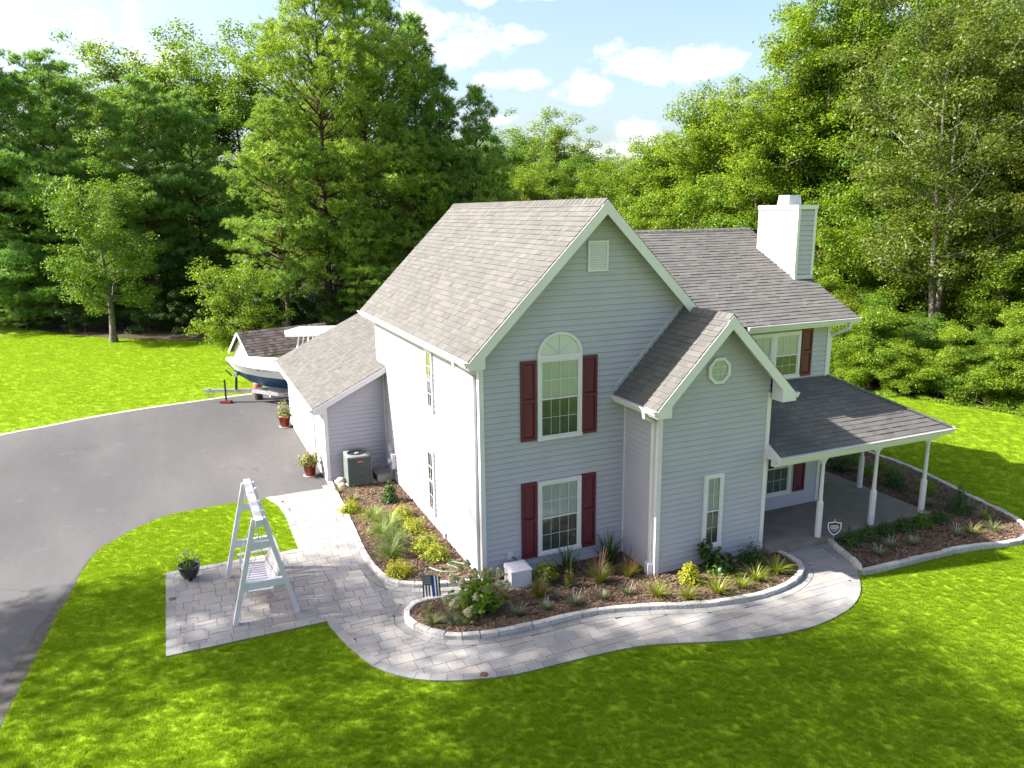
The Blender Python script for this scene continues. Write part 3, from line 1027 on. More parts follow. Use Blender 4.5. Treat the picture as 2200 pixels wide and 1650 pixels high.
r_gar_c = roof([(6.65, MY1+0.3, gz(-2.25)), (6.65, GY1+OH, gz(-2.25)), (2.2, GY1+OH, gz(2.2)), (2.2, MY1+0.3, gz(2.2))], seed=12)

ALL_SH.sort(key=lambda s_: -s_[0])
rest = {}
for i, (app, V, F, rf, mt) in enumerate(ALL_SH):
    if i < 300:
        ob('shingle', V, F, M[mt], rf)
    else:
        rest.setdefault(rf, MB()).add(V, F)
for rf, mb in rest.items():
    tag(mb.build('shingle_field', M['shingle'], rf), kind='stuff')


def ridge(p, q, rf, w=0.15, drop=1.0, step=0.2):
    """overlapping bent cap shingles along a ridge or hip"""
    p, q = Vector(p), Vector(q)
    d = (q-p)
    L = d.length
    d.normalize()
    side = d.cross(Z).normalized()
    mb = MB()
    n = int(L/step)
    for i in range(n+1):
        a = p+d*(i*step)
        b = p+d*min(L, i*step+step*1.12)
        for sg in (1, -1):
            V = []
            for (pt, h) in ((a, 0.036), (b, 0.022)):
                V += [pt+Z*h, pt+side*sg*w*0.72+Z*(h-w*0.72*drop), pt+side*sg*w*0.72+Z*(h-w*0.72*drop-0.02), pt+Z*(h-0.02)]
            mb.add(V, [(0, 1, 5, 4), (1, 2, 6, 5), (0, 3, 2, 1), (4, 5, 6, 7), (2, 3, 7, 6)])
    return mb.build('ridge_cap', M['shingle'], rf)


ridge((RX, -OH-0.01, RZ), (RX, 9.21, RZ), r_main_l)
ridge((SRX, SY-0.40, SRZ), (SRX, -0.02, SRZ), r_sm_l)
ridge((3.9, wry, wrz), (wxr+0.01, wry, wrz), r_wing_f, drop=0.5)
ridge((12.27, pey, pez+0.015), (WX1+0.02, WY, ptz+0.015), r_porch, w=0.13, drop=0.28)
ridge((2.2, MY1, gz(2.2)), (2.2, GY1+OH, gz(2.2)), r_gar_b, drop=0.49)


# ---- rake boards, eave returns, soffits, gutters
def rake(p, q, h, t=0.025, n=(0, -1, 0), name='rake_board'):
    """board under the roof edge from p to q (both on the roof surface), hanging h down"""
    p, q, n = Vector(p), Vector(q), Vector(n)
    up_ = (q-p).normalized()
    perp = up_.cross(n).normalized()
    if perp.z > 0:
        perp = -perp
    return MB().prism([p-perp*0.0+perp*0.012, q+perp*0.012, q+perp*h, p+perp*h], n*t).build(name, M['white'], house)


rh = 0.21
yf = -OH+0.004
rake((ex0, yf, ez0), (RX, yf, RZ), rh)
rake((2*RX-ex0, yf-0.001, ez0), (RX, yf-0.001, RZ), rh)
rake((RX, 9.19, RZ), (ex0, 9.19, ez0), rh, n=(0, 1, 0))
ys_ = SY-0.386
rake((3.25, ys_, 3.90), (SRX, ys_, SRZ), rh)
rake((6.94, ys_-0.001, 3.90), (SRX, ys_-0.001, SRZ), rh)
rake((wxr-0.006, wey, wez), (wxr-0.006, wry, wrz), 0.19, n=(1, 0, 0))
rake((wxr-0.007, 2*wry-wey, wez), (wxr-0.007, wry, wrz), 0.19, n=(1, 0, 0))
rake((-2.25, GY0-OH+0.004, gz(-2.25)), (-0.02, GY0-OH+0.004, gz(-0.02)), 0.17)
rake((-2.25, GY1+OH-0.004, gz(-2.25)), (2.2, GY1+OH-0.004, gz(2.2)), 0.17, n=(0, 1, 0))


def sof(V, F=None):
    return ob('soffit', V, F or [(0, 1, 2, 3)], M['soffit'], house)


# sloping soffits behind the rake boards
e_ = 0.075
sof([(ex0, -OH, ez0-e_*1.4), (ex0, 0.0, ez0-e_*1.4), (RX, 0.0, RZ-e_*1.4), (RX, -OH, RZ-e_*1.4)])
sof([(RX, -OH, RZ-e_*1.4), (RX, 0.0, RZ-e_*1.4), (2*RX-ex0, 0.0, ez0-e_*1.4), (2*RX-ex0, -OH, ez0-e_*1.4)])
sof([(3.25, SY-0.385, 3.9-e_*1.4), (3.25, SY, 3.9-e_*1.4), (SRX, SY, SRZ-e_*1.4), (SRX, SY-0.385, SRZ-e_*1.4)])
sof([(SRX, SY-0.385, SRZ-e_*1.4), (SRX, SY, SRZ-e_*1.4), (6.94, SY, 3.9-e_*1.4), (6.94, SY-0.385, 3.9-e_*1.4)])
# level soffits under the eaves
sof([(ex0+0.02, -OH+0.02, 4.83), (ex0+0.02, 9.15, 4.83), (0.0, 9.15, 4.83), (0.0, -OH+0.02, 4.83)])
sof([(3.27, SY-0.36, 3.73), (3.27, 0.0, 3.73), (SX0, 0.0, 3.73), (SX0, SY-0.36, 3.73)])
sof([(SX1, SY-0.36, 3.73), (SX1, WY, 3.73), (6.92, WY, 3.73), (6.92, SY-0.36, 3.73)])
sof([(5.62, wey+0.02, 4.98), (5.62, WY, 4.98), (wxr-0.03, WY, 4.98), (wxr-0.03, wey+0.02, 4.98)])
sof([(6.57, pey+0.02, 2.34), (6.57, WY, 2.34), (12.25, WY, 2.34), (12.25, pey+0.02, 2.34)])
sof([(WX1, WY+0.01, 2.34), (WX1, 5.2, 2.34), (12.25, 5.2, 2.34), (12.25, WY+0.01, 2.34)])
sof([(-2.23, GY0-OH+0.03, 2.20), (-2.23, GY1+OH-0.03, 2.20), (GX0, GY1+OH-0.03, 2.20), (GX0, GY0-OH+0.03, 2.20)])
# boxed eave returns at the foot of each gable
for (x0, x1, yy, zt, zb, sg) in ((ex0-0.002, 0.0, -OH-0.0225, 5.02, 4.82, 1), (3.248, SX0+0.02, SY-0.4125, 3.92, 3.715, 1), (6.942, SX1-0.0, SY-0.4125, 3.92, 3.715, -1), (-2.252, GX0+0.0, GY0-OH-0.0225, gz(-2.25)+0.0, 2.17, 1)):
    k = gs if x0 < -2 else 1.0
    xa, xb = (x0, x1)
    za = zt-0.03
    zbk = zt+abs(x1-x0)*k-0.03
    ybk = yy+0.36
    # return: front face follows the roof slope, closed box behind
    pts = [(xa, yy, zb), (xb, yy, zb), (xb, yy, zbk-0.02), (xa, yy, za-0.02)]
    MB().prism(pts if sg > 0 else pts[::-1], (0, 0.345, 0)).build('eave_return', M['white'], house)


def gutter(p, q, out, name='gutter', h=0.115, w=0.12):
    """K-profile trough from p to q, standing out towards 'out'; p and q on the eave line"""
    p, q, out = Vector(p), Vector(q), Vector(out)
    prof = [(0.0, -0.02), (0.0, -h), (w*0.62, -h), (w*0.78, -h*0.55), (w, -h*0.30), (w, -0.015), (w-0.016, -0.015), (w-0.016, -h*0.33), (w*0.68, -h+0.016), (0.012, -h+0.016), (0.012, -0.02)]
    n = len(prof)
    V = [p+out*a+Z*b for a, b in prof]+[q+out*a+Z*b for a, b in prof]
    F = [(i, (i+1) % n, n+(i+1) % n, n+i) for i in range(n)]
    # end caps
    F += [(0, 1, 2, 3, 4, 5), (n+5, n+4, n+3, n+2, n+1, n+0)]
    g_ = ob(name, V, F, M['white'], house)
    # fascia board behind
    d = (q-p)
    MB().prism([p+Z*-0.015, q+Z*-0.015, q+Z*-0.185, p+Z*-0.185], out*-0.02).build('fascia', M['white'], house)
    return g_


gutter((ex0, 9.19, ez0), (ex0, -OH-0.01, ez0), (-1, 0, 0))
gutter((3.25, 0.0, 3.9), (3.25, SY-0.40, 3.9), (-1, 0, 0))
gutter((6.94, SY-0.40, 3.9), (6.94, WY, 3.9), (1, 0, 0))
gutter((6.93, wey, wez), (wxr+0.03, wey, wez), (0, -1, 0))
gutter((6.57, pey, pez), (12.30, pey, pez), (0, -1, 0))
gutter((12.27, pey-0.02, pez), (12.27, 5.2, pez), (1, 0, 0))
gutter((-2.25, GY1+OH, gz(-2.25)), (-2.25, GY0-OH, gz(-2.25)), (-1, 0, 0))


def downspout(pts, w=0.085, d=0.06):
    mb = MB()
    for a, b in zip(pts[:-1], pts[1:]):
        mb.bar(a, b, w, d, up=(1, 0.001, 0) if abs(b[2]-a[2]) > abs(b[0]-a[0])+abs(b[1]-a[1]) else (0, 0, 1))
    return mb.build('downspout', M['white'], house)


downspout([(-0.41, 0.42, 4.88), (-0.40, 0.40, 4.78), (-0.07, 0.17, 4.56), (-0.06, 0.16, 0.12)])
downspout([(3.19, SY+0.02, 3.78), (3.21, SY+0.03, 3.66), (3.50, SY+0.11, 3.50), (3.51, SY+0.12, 0.26)])
MB().box((3.42, SY+0.03, -0.01), (3.56, SY+0.20, 0.26)).build('downspout_boot', M['white'], house)
downspout([(10.25, wey-0.06, 5.05), (10.25, wey+0.0, 4.86), (10.02, WY+0.02, 4.66), (10.0, WY+0.06, 0.2)])
downspout([(SX1+0.045, SY+0.12, 3.7), (SX1+0.045, SY+0.12, 2.95)])
# end panel of the porch roof against the small gable
MB().prism([(6.565, pey-0.10, pez-0.12), (6.565, pey-0.12, pez-0.02), (6.565, WY, ptz-0.03), (6.565, WY, pez-0.12)], (-0.02, 0, 0)).build('rake_board', M['white'], house)
MB().box((6.60, -1.60, 2.13), (12.02, -1.46, 2.335)).build('porch_beam', M['white'], house)
MB().box((11.88, -1.459, 2.13), (12.02, 5.1, 2.335)).build('porch_beam', M['white'], house)
# flashing where roofs meet walls
MB().prism([(3.20, -0.022, 3.97), (SRX, -0.022, 5.85), (SRX, -0.022, 5.92), (3.20, -0.022, 4.04)], (0, -0.006, 0)).build('flashing', M['meter'], house)


# ---- porch slab and posts
slab = MB().prism([(SX1+0.03, SLAB_Y, 0.0+G), (12.0, SLAB_Y, G), (12.0, 5.2, G), (WX1+0.03, 5.2, G), (WX1+0.03, WY-0.025, G), (SX1+0.03, WY-0.025, G)], (0, 0, 0.1-G)).build('porch_slab', M['concrete'], house)


def post(x, y_):
    z0 = 0.1
    mb = MB()
    prof = [(0.075, 0.0), (0.075, 0.88), (0.055, 0.93), (0.048, 0.95), (0.056, 0.97), (0.050, 1.0), (0.046, 1.55), (0.042, 1.86), (0.052, 1.88), (0.044, 1.90), (0.062, 1.93), (0.062, 2.03)]
    V = []
    F = []
    n = 8
    for (r, zz) in prof:
        sq = zz <= 0.88 or zz >= 1.93
        for i in range(n):
            a = 2*PI*(i+0.5)/n
            cx, sy = math.cos(a), math.sin(a)
            if sq:
                m_ = max(abs(cx), abs(sy))
                cx, sy = cx/m_*0.98, sy/m_*0.98
            V.append((x+r*cx, y_+r*sy, z0+zz))
    for k in range(len(prof)-1):
        for i in range(n):
            j = (i+1) % n
            F.append((k*n+i, k*n+j, (k+1)*n+j, (k+1)*n+i))
    o = ob('porch_post', V, F, M['white'], house)
    for dx, dy in ((1, 0), (-1, 0)):
        MB().prism([(x+dx*0.05, y_-0.02, 2.13), (x+dx*0.17, y_-0.02, 2.13), (x+dx*0.15, y_-0.02, 2.09), (x+dx*0.075, y_-0.02, 2.03), (x+dx*0.05, y_-0.02, 1.94)], (0, 0.04, 0)).build('post_bracket', M['white'], o)


for (x, y_) in ((8.19, -1.50), (9.96, -1.50), (11.76, -1.50), (11.82, 0.55), (11.82, 3.0), (11.82, 4.9)):
    post(x, y_)


# ---- windows
def window(O, S, N, s0, s1, z0, z1, cols=4, rows=2, arch=False, casing=0.075, shade=True, seam=None, head=0.0):
    """double-hung window on the wall plane; N outdoors"""
    O = Vector(O)
    if S.cross(Z).dot(N) < 0:
        pass
    c = casing
    cb = MB()
    fr = lambda a, b: cb.obox(O, S, Z, N, a, b)
    dpt = 0.07
    cb.obox(O, S, Z, N, (s0, z0, 0.001), (s0+c, z1, dpt))
    cb.obox(O, S, Z, N, (s1-c, z0, 0.001), (s1, z1, dpt))
    cb.obox(O, S, Z, N, (s0+c, z1-c-head, 0.001), (s1-c, z1, dpt))
    cb.obox(O, S, Z, N, (s0-0.01, z0-0.03, 0.001), (s1+0.01, z0+c*0.55, dpt+0.015))
    win = cb.build('window', M['white'], house)
    a0, a1, b0, b1 = s0+c, s1-c, z0+c*0.55, z1-c-head
    MB().obox(O, S, Z, N, (a0, b0, 0.029), (a1, b1, 0.033)).build('room', M['room'], win)
    zm = seam if seam else (b0+b1)/2
    for (lo, hi, d, blind) in ((zm-0.012, b1, 0.052, True), (b0, zm+0.012, 0.046, False)):
        t = 0.032
        sb = MB()
        sb.obox(O, S, Z, N, (a0, lo, d-0.012), (a0+t, hi, d+0.010))
        sb.obox(O, S, Z, N, (a1-t, lo, d-0.012), (a1, hi, d+0.010))
        sb.obox(O, S, Z, N, (a0+t, hi-t*0.9, d-0.012), (a1-t, hi, d+0.010))
        sb.obox(O, S, Z, N, (a0+t, lo, d-0.012), (a1-t, lo+t*0.9, d+0.010))
        sb.build('sash', M['white'], win)
        u0, u1, v0, v1 = a0+t, a1-t, lo+t*0.9, hi-t*0.9
        if blind and shade:
            MB().obox(O, S, Z, N, (u0, v0, 0.0335), (u1, v1, 0.036)).build('roller_shade', M['shade_cloth'], win)
        if not blind:
            MB().obox(O, S, Z, N, (u0, v0, 0.0335), (u1, v1, 0.035)).build('insect_screen', M['screen'], win)
        mb = MB()
        mt = 0.005 if not blind else 0.0062
        for i in range(1, cols):
            x_ = u0+(u1-u0)*i/cols
            mb.obox(O, S, Z, N, (x_-mt, v0, d-0.003), (x_+mt, v1, d+0.004))
        for j in range(1, rows):
            z_ = v0+(v1-v0)*j/rows
            mb.obox(O, S, Z, N, (u0, z_-mt, d-0.0035), (u1, z_+mt, d+0.0045))
        if mb.V:
            mb.build('muntin', M['white'] if blind else M['meter'], win)
        for i in range(cols):
            for j in range(rows):
                xa, xb = u0+(u1-u0)*i/cols, u0+(u1-u0)*(i+1)/cols
                za, zb = v0+(v1-v0)*j/rows, v0+(v1-v0)*(j+1)/rows
                V = [O+S*xa+Z*za+N*d, O+S*xb+Z*za+N*d, O+S*xb+Z*zb+N*d, O+S*xa+Z*zb+N*d]
                ob('pane', V, [(0, 1, 2, 3)], M['glass'], win)
    if arch:
        cx, cz = (s0+s1)/2, z1
        Ro, Ri = (s1-s0)/2, (s1-s0)/2-c*0.9
        ky = 0.9
        n = 28
        V = []
        for i in range(n+1):
            a = PI*i/n
            for (r, dd) in ((Ro, 0.001), (Ro, dpt), (Ri, dpt), (Ri, 0.001)):
                V.append(O+S*(cx-r*math.cos(a))+Z*(cz+r*math.sin(a)*ky)+N*dd)
        F = []
        for i in range(n):
            for k in range(4):
                F.append((i*4+k, i*4+(k+1) % 4, (i+1)*4+(k+1) % 4, (i+1)*4+k))
        ob('arch_casing', V, F, M['white'], win)
        arcp = [O+S*(cx-Ri*math.cos(PI*i/n))+Z*(cz+Ri*math.sin(PI*i/n)*ky) for i in range(n+1)]
        ob('arch_shade', [p+N*0.034 for p in arcp], [tuple(range(n, -1, -1))], M['shade_cloth'], win)
        mb = MB()
        for a in (PI*0.25, PI*0.5, PI*0.75):
            e = O+S*(cx-Ri*math.cos(a))+Z*(cz+Ri*math.sin(a)*ky)+N*0.050
            mb.bar(O+S*cx+Z*(cz+0.01)+N*0.050, e, 0.016, 0.010, up=N)
        mb.build('muntin', M['white'], win)
        for q in range(4):
            ids = list(range(q*7, q*7+8))
            ob('pane', [O+S*cx+Z*cz+N*0.044]+[arcp[i]+N*0.044 for i in ids], [tuple(range(9))], M['glass'], win)
    return win


window((0, 0, 0), X, -Y, 1.315, 2.395, 3.08, 4.93, 4, 2, arch=True, seam=3.965, head=0.05)
window((0, 0, 0), X, -Y, 1.31, 2.40, 0.37, 2.10, 4, 2)
window((0, SY, 0), X, -Y, 4.795, 5.325, 0.41, 2.145, 2, 2)
window((0, WY, 0), X, -Y, 8.07, 8.95, 3.70, 4.88, 3, 2)
window((0, WY, 0), X, -Y, 7.19, 8.068, 3.70, 4.88, 3, 2)
window((0, WY, 0), X, -Y, 8.03, 8.93, 0.52, 2.02, 3, 2, shade=False)
window((0, 0, 0), Y, -X, 3.05, 3.62, 3.13, 4.66, 2, 2)
window((0, 0, 0), Y, -X, 3.18, 3.75, 0.35, 2.06, 2, 2)


def shutter(O, S, N, s0, s1, z0, z1):
    O = Vector(O)
    st = 0.055
    zm = (z0+z1)/2
    mb = MB()
    mb.obox(O, S, Z, N, (s0, z0, 0.02), (s0+st, z1, 0.058))
    mb.obox(O, S, Z, N, (s1-st, z0, 0.02), (s1, z1, 0.058))
    for (a, b) in ((z0, z0+st*1.3), (zm-st*0.7, zm+st*0.7), (z1-st*1.3, z1)):
        mb.obox(O, S, Z, N, (s0+st, a, 0.02), (s1-st, b, 0.058))
    sh = mb.build('shutter', M['burgundy'], house)
    for (a, b) in ((z0+st*1.3, zm-st*0.7), (zm+st*0.7, z1-st*1.3)):
        pb = MB()
        p0 = [O+S*s_+Z*z_+N*0.030 for s_, z_ in ((s0+st, a), (s1-st, a), (s1-st, b), (s0+st, b))]
        g_ = 0.035
        p1 = [O+S*s_+Z*z_+N*0.047 for s_, z_ in ((s0+st+g_, a+g_), (s1-st-g_, a+g_), (s1-st-g_, b-g_), (s0+st+g_, b-g_))]
        F = [(4, 5, 6, 7)]+[(i, (i+1) % 4, 4+(i+1) % 4, 4+i) for i in range(4)]
        ob('panel', p0+p1, F, M['burgundy'], sh)
    return sh


for (a, b) in ((0.915, 1.285), (2.415, 2.785)):
    shutter((0, 0, 0), X, -Y, a, b, 3.07, 4.84)
    shutter((0, 0, 0), X, -Y, a, b, 0.33, 2.11)
shutter((0, WY, 0), X, -Y, 9.0, 9.355, 3.68, 4.92)
shutter((0, WY, 0), X, -Y, 9.06, 9.43, 0.50, 2.06)
shutter((0, WY, 0), X, -Y, 7.60, 7.95, 0.50, 2.06)

# octagon window
cx, cz, R8 = 5.056, 4.51, 0.315


def octp(r, y_):
    return [(cx+r*math.cos(PI/8+i*PI/4), y_, cz+r*math.sin(PI/8+i*PI/4)) for i in range(8)]


A_, B_, C_, D_ = octp(R8, SY-0.001), octp(R8, SY-0.07), octp(R8-0.075, SY-0.07), octp(R8-0.075, SY-0.02)
V = A_+B_+C_+D_
F = []
for r in range(3):
    for i in range(8):
        j = (i+1) % 8
        F.append((r*8+i, r*8+j, (r+1)*8+j, (r+1)*8+i))
octo = ob('octagon_window', V, F, M['white'], house)
ob('roller_shade', octp(R8-0.07, SY-0.034), [tuple(range(8))], M['shade_cloth'], octo)
mb = MB()
for k in (-0.08, 0.08):
    mb.box((cx+k-0.008, SY-0.054, cz-0.235), (cx+k+0.008, SY-0.046, cz+0.235))
    mb.box((cx-0.235, SY-0.0545, cz+k-0.008), (cx+0.235, SY-0.0455, cz+k+0.008))
mb.build('muntin', M['white'], octo)
ob('pane', octp(R8-0.07, SY-0.044), [tuple(range(8))], M['glass'], octo)

# gable vent with louvre slats
vx0, vx1, vz0, vz1 = 2.52, 3.02, 6.66, 7.31
mb = MB()
t = 0.045
mb.box((vx0, -0.06, vz0), (vx0+t, -0.001, vz1))
mb.box((vx1-t, -0.06, vz0), (vx1, -0.001, vz1))
mb.box((vx0+t, -0.06, vz0), (vx1-t, -0.001, vz0+t))
mb.box((vx0+t, -0.06, vz1-t), (vx1-t, -0.001, vz1))
vent = mb.build('gable_vent', M['white'], house)
MB().box((vx0+t, -0.032, vz0+t), (vx1-t, -0.029, vz1-t)).build('backing', M['meter'], vent)
for i in range(11):
    z_ = vz0+t+(vz1-vz0-2*t)*(i+0.1)/11
    MB().prism([(vx0+t, -0.056, z_), (vx0+t, -0.056, z_+0.012), (vx0+t, -0.033, z_+0.05), (vx0+t, -0.033, z_+0.038)], (vx1-vx0-2*t, 0, 0)).build('slat', M['white'], vent)

# chimney chase
CX0, CX1, CY0, CY1, CZ = 9.97, 10.575, 1.726, 3.197, 7.90
chim = MB().box((CX0, CY0, G), (CX1, CY1, CZ)).build('chimney', M['siding'], house)
CHF = {}


def chim_planks(O, S, N, L):
    O = Vector(O)
    z = 5.9
    while z < CZ-0.02:
        b = min(z+CO, CZ)
        V = []
        for (zz, f) in ((z, 0.026), (b-0.013, 0.006)):
            for s_ in (0.0, L):
                V.append(O+S*s_+Z*zz+N*0.0005)
                V.append(O+S*s_+Z*zz+N*f)
        F = [(1, 3, 7, 5), (0, 2, 3, 1), (0, 1, 5, 4), (2, 6, 7, 3), (4, 5, 7, 6)]
        if S.cross(Z).dot(N) < 0:
            F = [tuple(reversed(q)) for q in F]
        ob('siding_plank', V, F, M['siding'], chim)
        z += CO


chim_planks((CX0, CY0, 0), X, -Y, CX1-CX0)
chim_planks((CX0, CY0, 0), Y, -X, CY1-CY0)
chim_planks((CX1, CY0, 0), Y, X, CY1-CY0)
for (a, b) in (((CX0-0.034, CY0-0.034), (CX0+0.06, CY0+0.06)), ((CX1-0.06, CY0-0.034), (CX1+0.034, CY0+0.06)), ((CX0-0.034, CY1-0.06), (CX0+0.06, CY1+0.034))):
    MB().box((a[0], a[1], 5.5), (b[0], b[1], CZ-0.001)).build('corner_trim', M['white'], chim)
cap = MB().box((CX0-0.05, CY0-0.05, CZ), (CX1+0.05, CY1+0.05, CZ+0.11)).build('chimney_cap', M['white'], chim)
fx, fy = (CX0+CX1)/2, (CY0+CY1)/2-0.05
fm = MB()
fm.add([(fx-0.23, fy-0.23, CZ+0.11), (fx+0.23, fy-0.23, CZ+0.11), (fx+0.23, fy+0.23, CZ+0.11), (fx-0.23, fy+0.23, CZ+0.11), (fx-0.2, fy-0.2, CZ+0.38), (fx+0.2, fy-0.2, CZ+0.38), (fx+0.2, fy+0.2, CZ+0.38), (fx-0.2, fy+0.2, CZ+0.38)],
       [(4, 5, 6, 7), (0, 1, 5, 4), (1, 2, 6, 5), (2, 3, 7, 6), (3, 0, 4, 7)])
fl = fm.build('flue_cap', M['galv'], chim)
MB().prism([(CX0-0.03, CY0-0.06, wez+(CY0-wey)*ws-0.02), (CX1, CY0-0.06, wez+(CY0-wey)*ws-0.02), (CX1, CY0-0.06, wez+(CY0-wey)*ws+0.10), (CX0-0.03, CY0-0.06, wez+(CY0-wey)*ws+0.10)], (0, 0.035, 0)).build('flashing', M['meter'], chim)

# garage door with raised panels and a side door
gd = MB().box((GX0-0.05, 10.0, G+0.0), (GX0-0.022, 14.7, 2.02)).build('garage_door', M['cream'], house)
for r in range(4):
    for c in range(8):
        MB().box((GX0-0.062, 10.05+c*0.58, G+0.06+r*0.51), (GX0-0.0505, 10.05+c*0.58+0.5, G+0.06+r*0.51+0.42)).build('panel', M['cream'], gd)
for (a, b) in (((9.88, G), (10.0, 2.14)), ((14.7, G), (14.82, 2.14))):
    MB().box((GX0-0.06, a[0], a[1]), (GX0-0.021, b[0], b[1])).build('door_trim', M['white'], gd)
MB().box((GX0-0.06, 10.0, 2.02), (GX0-0.021, 14.7, 2.14)).build('door_trim', M['white'], gd)

# meters, conduit and outlet
MB().box((-0.13, 7.28, 0.84), (-0.021, 7.46, 1.10)).build('meter_box', M['meter'], house)
em = MB().box((-0.15, 6.98, 0.42), (-0.021, 7.28, 0.88)).build('electric_meter', M['meter'], house)
MB().tube([(-0.15, 7.13, 0.66), (-0.24, 7.13, 0.66)], 0.09, 14).build('meter_dial', M['galv'], em)
MB().tube([(-0.07, 7.35, -0.05), (-0.07, 7.35, 0.5)], 0.03, 8).build('conduit', M['meter'], house)
MB().tube([(-0.05, 7.62, 0.1), (-0.05, 7.62, 0.95), (-0.05, 7.55, 1.0)], 0.018, 6).build('conduit', M['meter'], house)
MB().tube([(-0.20, 7.98, -0.02), (-0.20, 7.98, 0.22), (-0.10, 7.95, 0.26)], 0.02, 6).build('drain_pipe', M['white'], house)
MB().box((-0.07, 2.42, 0.02), (-0.021, 2.52, 0.16)).build('hose_bib_cover', M['meter'], house)
out_ = MB().box((0.56, -0.06, 0.40), (0.70, -0.021, 0.56)).build('outlet_box', M['meter'], house)
MB().tube([(0.66, -0.06, 0.46), (0.72, -0.16, 0.42), (0.74, -0.2, 0.36)], 0.012, 6).build('power_cord', M['black_tube'], out_)


# ------------------------------------------------------------------ swing
swing = empty('garden_swing', (-4.54, 1.6, PT))
tag(swing, 'white A-frame swing stand on the paver patio', 'swing')


def rel(p, o=(-4.54, 1.6, PT)):
    return (p[0]-o[0], p[1]-o[1], p[2]-o[2])


zt = 2.06
MB().bar(rel((-4.54, 0.30, zt)), rel((-4.54, 2.92, zt)), 0.14, 0.14).build('top_beam', M['white_wood'], swing)
for yl in (0.50, 2.72):
    for sx in (-1, 1):
        MB().bar(rel((-4.54+sx*0.61, yl, PT+0.002)), rel((-4.54+sx*0.085, yl, zt+0.04)), 0.09, 0.12, up=(0, 1, 0)).build('leg', M['white_wood'], swing)
    y2 = yl+(-0.001 if yl < 1 else 0.001)
    MB().bar(rel((-4.54-0.42, y2, 0.70)), rel((-4.54+0.42, y2, 0.70)), 0.085, 0.15).build('cross_brace', M['white_wood'], swing)
    MB().bar(rel((-4.54-0.21, y2, 1.54)), rel((-4.54+0.21, y2, 1.54)), 0.085, 0.13).build('cross_brace', M['white_wood'], swing)
for (x_, y_) in ((-4.44, 0.8), (-4.44, 1.4), (-4.44, 2.2)):
    MB().lathe([(0.0, 0.03), (0.03, 0.02), (0.035, 0.0), (0.03, -0.02)], 10, rel((x_+0.02, y_, zt+0.06))).build('bolt_cap', M['white_wood'], swing)

bench = empty('swing_bench', (-4.50, 1.58, 0.36))
tag(bench, 'white slatted bench swing hanging by chains from the A-frame', 'bench')
bo = (-4.50, 1.58, 0.36)
y0b, y1b = 0.86, 2.30
for i in range(13):       # seat slats run front to back
    yy = y0b+0.04+i*(y1b-y0b-0.08)/12
    MB().bar(rel((-4.86, yy, 0.40), bo), rel((-4.34, yy, 0.36), bo), 0.075, 0.022).build('seat_slat', M['white_wood'], bench)
for i in range(13):       # back slats
    yy = y0b+0.04+i*(y1b-y0b-0.08)/12
    MB().bar(rel((-4.35, yy, 0.36), bo), rel((-4.14, yy, 0.90), bo), 0.075, 0.022, up=(1, 0, 0)).build('back_slat', M['white_wood'], bench)
MB().bar(rel((-4.13, y0b, 0.90), bo), rel((-4.13, y1b, 0.90), bo), 0.04, 0.09).build('top_rail', M['white_wood'], bench)
for xx in (-4.84, -4.36):
    MB().bar(rel((xx, y0b, 0.335), bo), rel((xx, y1b, 0.335), bo), 0.045, 0.08).build('seat_rail', M['white_wood'], bench)
for yy in (y0b-0.03, y1b+0.03):
    MB().bar(rel((-4.92, yy, 0.60), bo), rel((-4.22, yy, 0.61), bo), 0.09, 0.025).build('armrest', M['white_wood'], bench)
    MB().bar(rel((-4.86, yy, 0.30), bo), rel((-4.86, yy, 0.59), bo), 0.06, 0.05, up=(1, 0, 0)).build('arm_post', M['white_wood'], bench)
    for (xa, za) in ((-4.86, 0.61), (-4.24, 0.62)):
        MB().tube([rel((xa, yy, za), bo), rel((-4.54, yy, 1.35), bo)], 0.008, 5).build('chain', M['galv'], bench)
    MB().tube([rel((-4.54, yy, 1.35), bo), rel((-4.54, yy, 1.985), bo)], 0.010, 5).build('chain', M['galv'], bench)

# ------------------------------------------------------------------ condenser
ac = empty('air_conditioner', (-1.08, 7.52, 0.06))
tag(ac, 'dark green air conditioning unit with louvred sides on a slab', 'air conditioner')
hw, hh = 0.36, 0.84
mb = MB()
for (sx, sy) in ((-1, -1), (1, -1), (1, 1), (-1, 1)):
    mb.box((sx*hw-0.04 if sx > 0 else -hw, sy*hw-0.04 if sy > 0 else -hw, 0), (hw if sx > 0 else -hw+0.04, hw if sy > 0 else -hw+0.04, hh))
mb.build('corner_post', M['ac_green'], ac)
MB().box((-hw+0.03, -hw+0.03, 0.02), (hw-0.03, hw-0.03, hh-0.01)).build('coil', M['dark_metal'], ac)
MB().box((-hw-0.005, -hw-0.005, -0.03), (hw+0.005, hw+0.005, 0.03)).build('base_pan', M['ac_green'], ac)
for i in range(13):
    z_ = 0.05+i*0.058
    mb = MB()
    for (ax_, sg) in ((0, -1), (0, 1), (1, -1), (1, 1)):
        if ax_ == 1:
            mb.prism([(-hw+0.04, sg*(hw-0.025), z_+0.034), (-hw+0.04, sg*(hw-0.025), z_+0.022), (-hw+0.04, sg*hw, z_), (-hw+0.04, sg*hw, z_+0.012)], (2*hw-0.08, 0, 0))
        else:
            mb.prism([(sg*(hw-0.025), -hw+0.04, z_+0.034), (sg*(hw-0.025), -hw+0.04, z_+0.022), (sg*hw, -hw+0.04, z_), (sg*hw, -hw+0.04, z_+0.012)], (0, 2*hw-0.08, 0))
    mb.build('louvre', M['ac_green'], ac)
n = 32
V = []
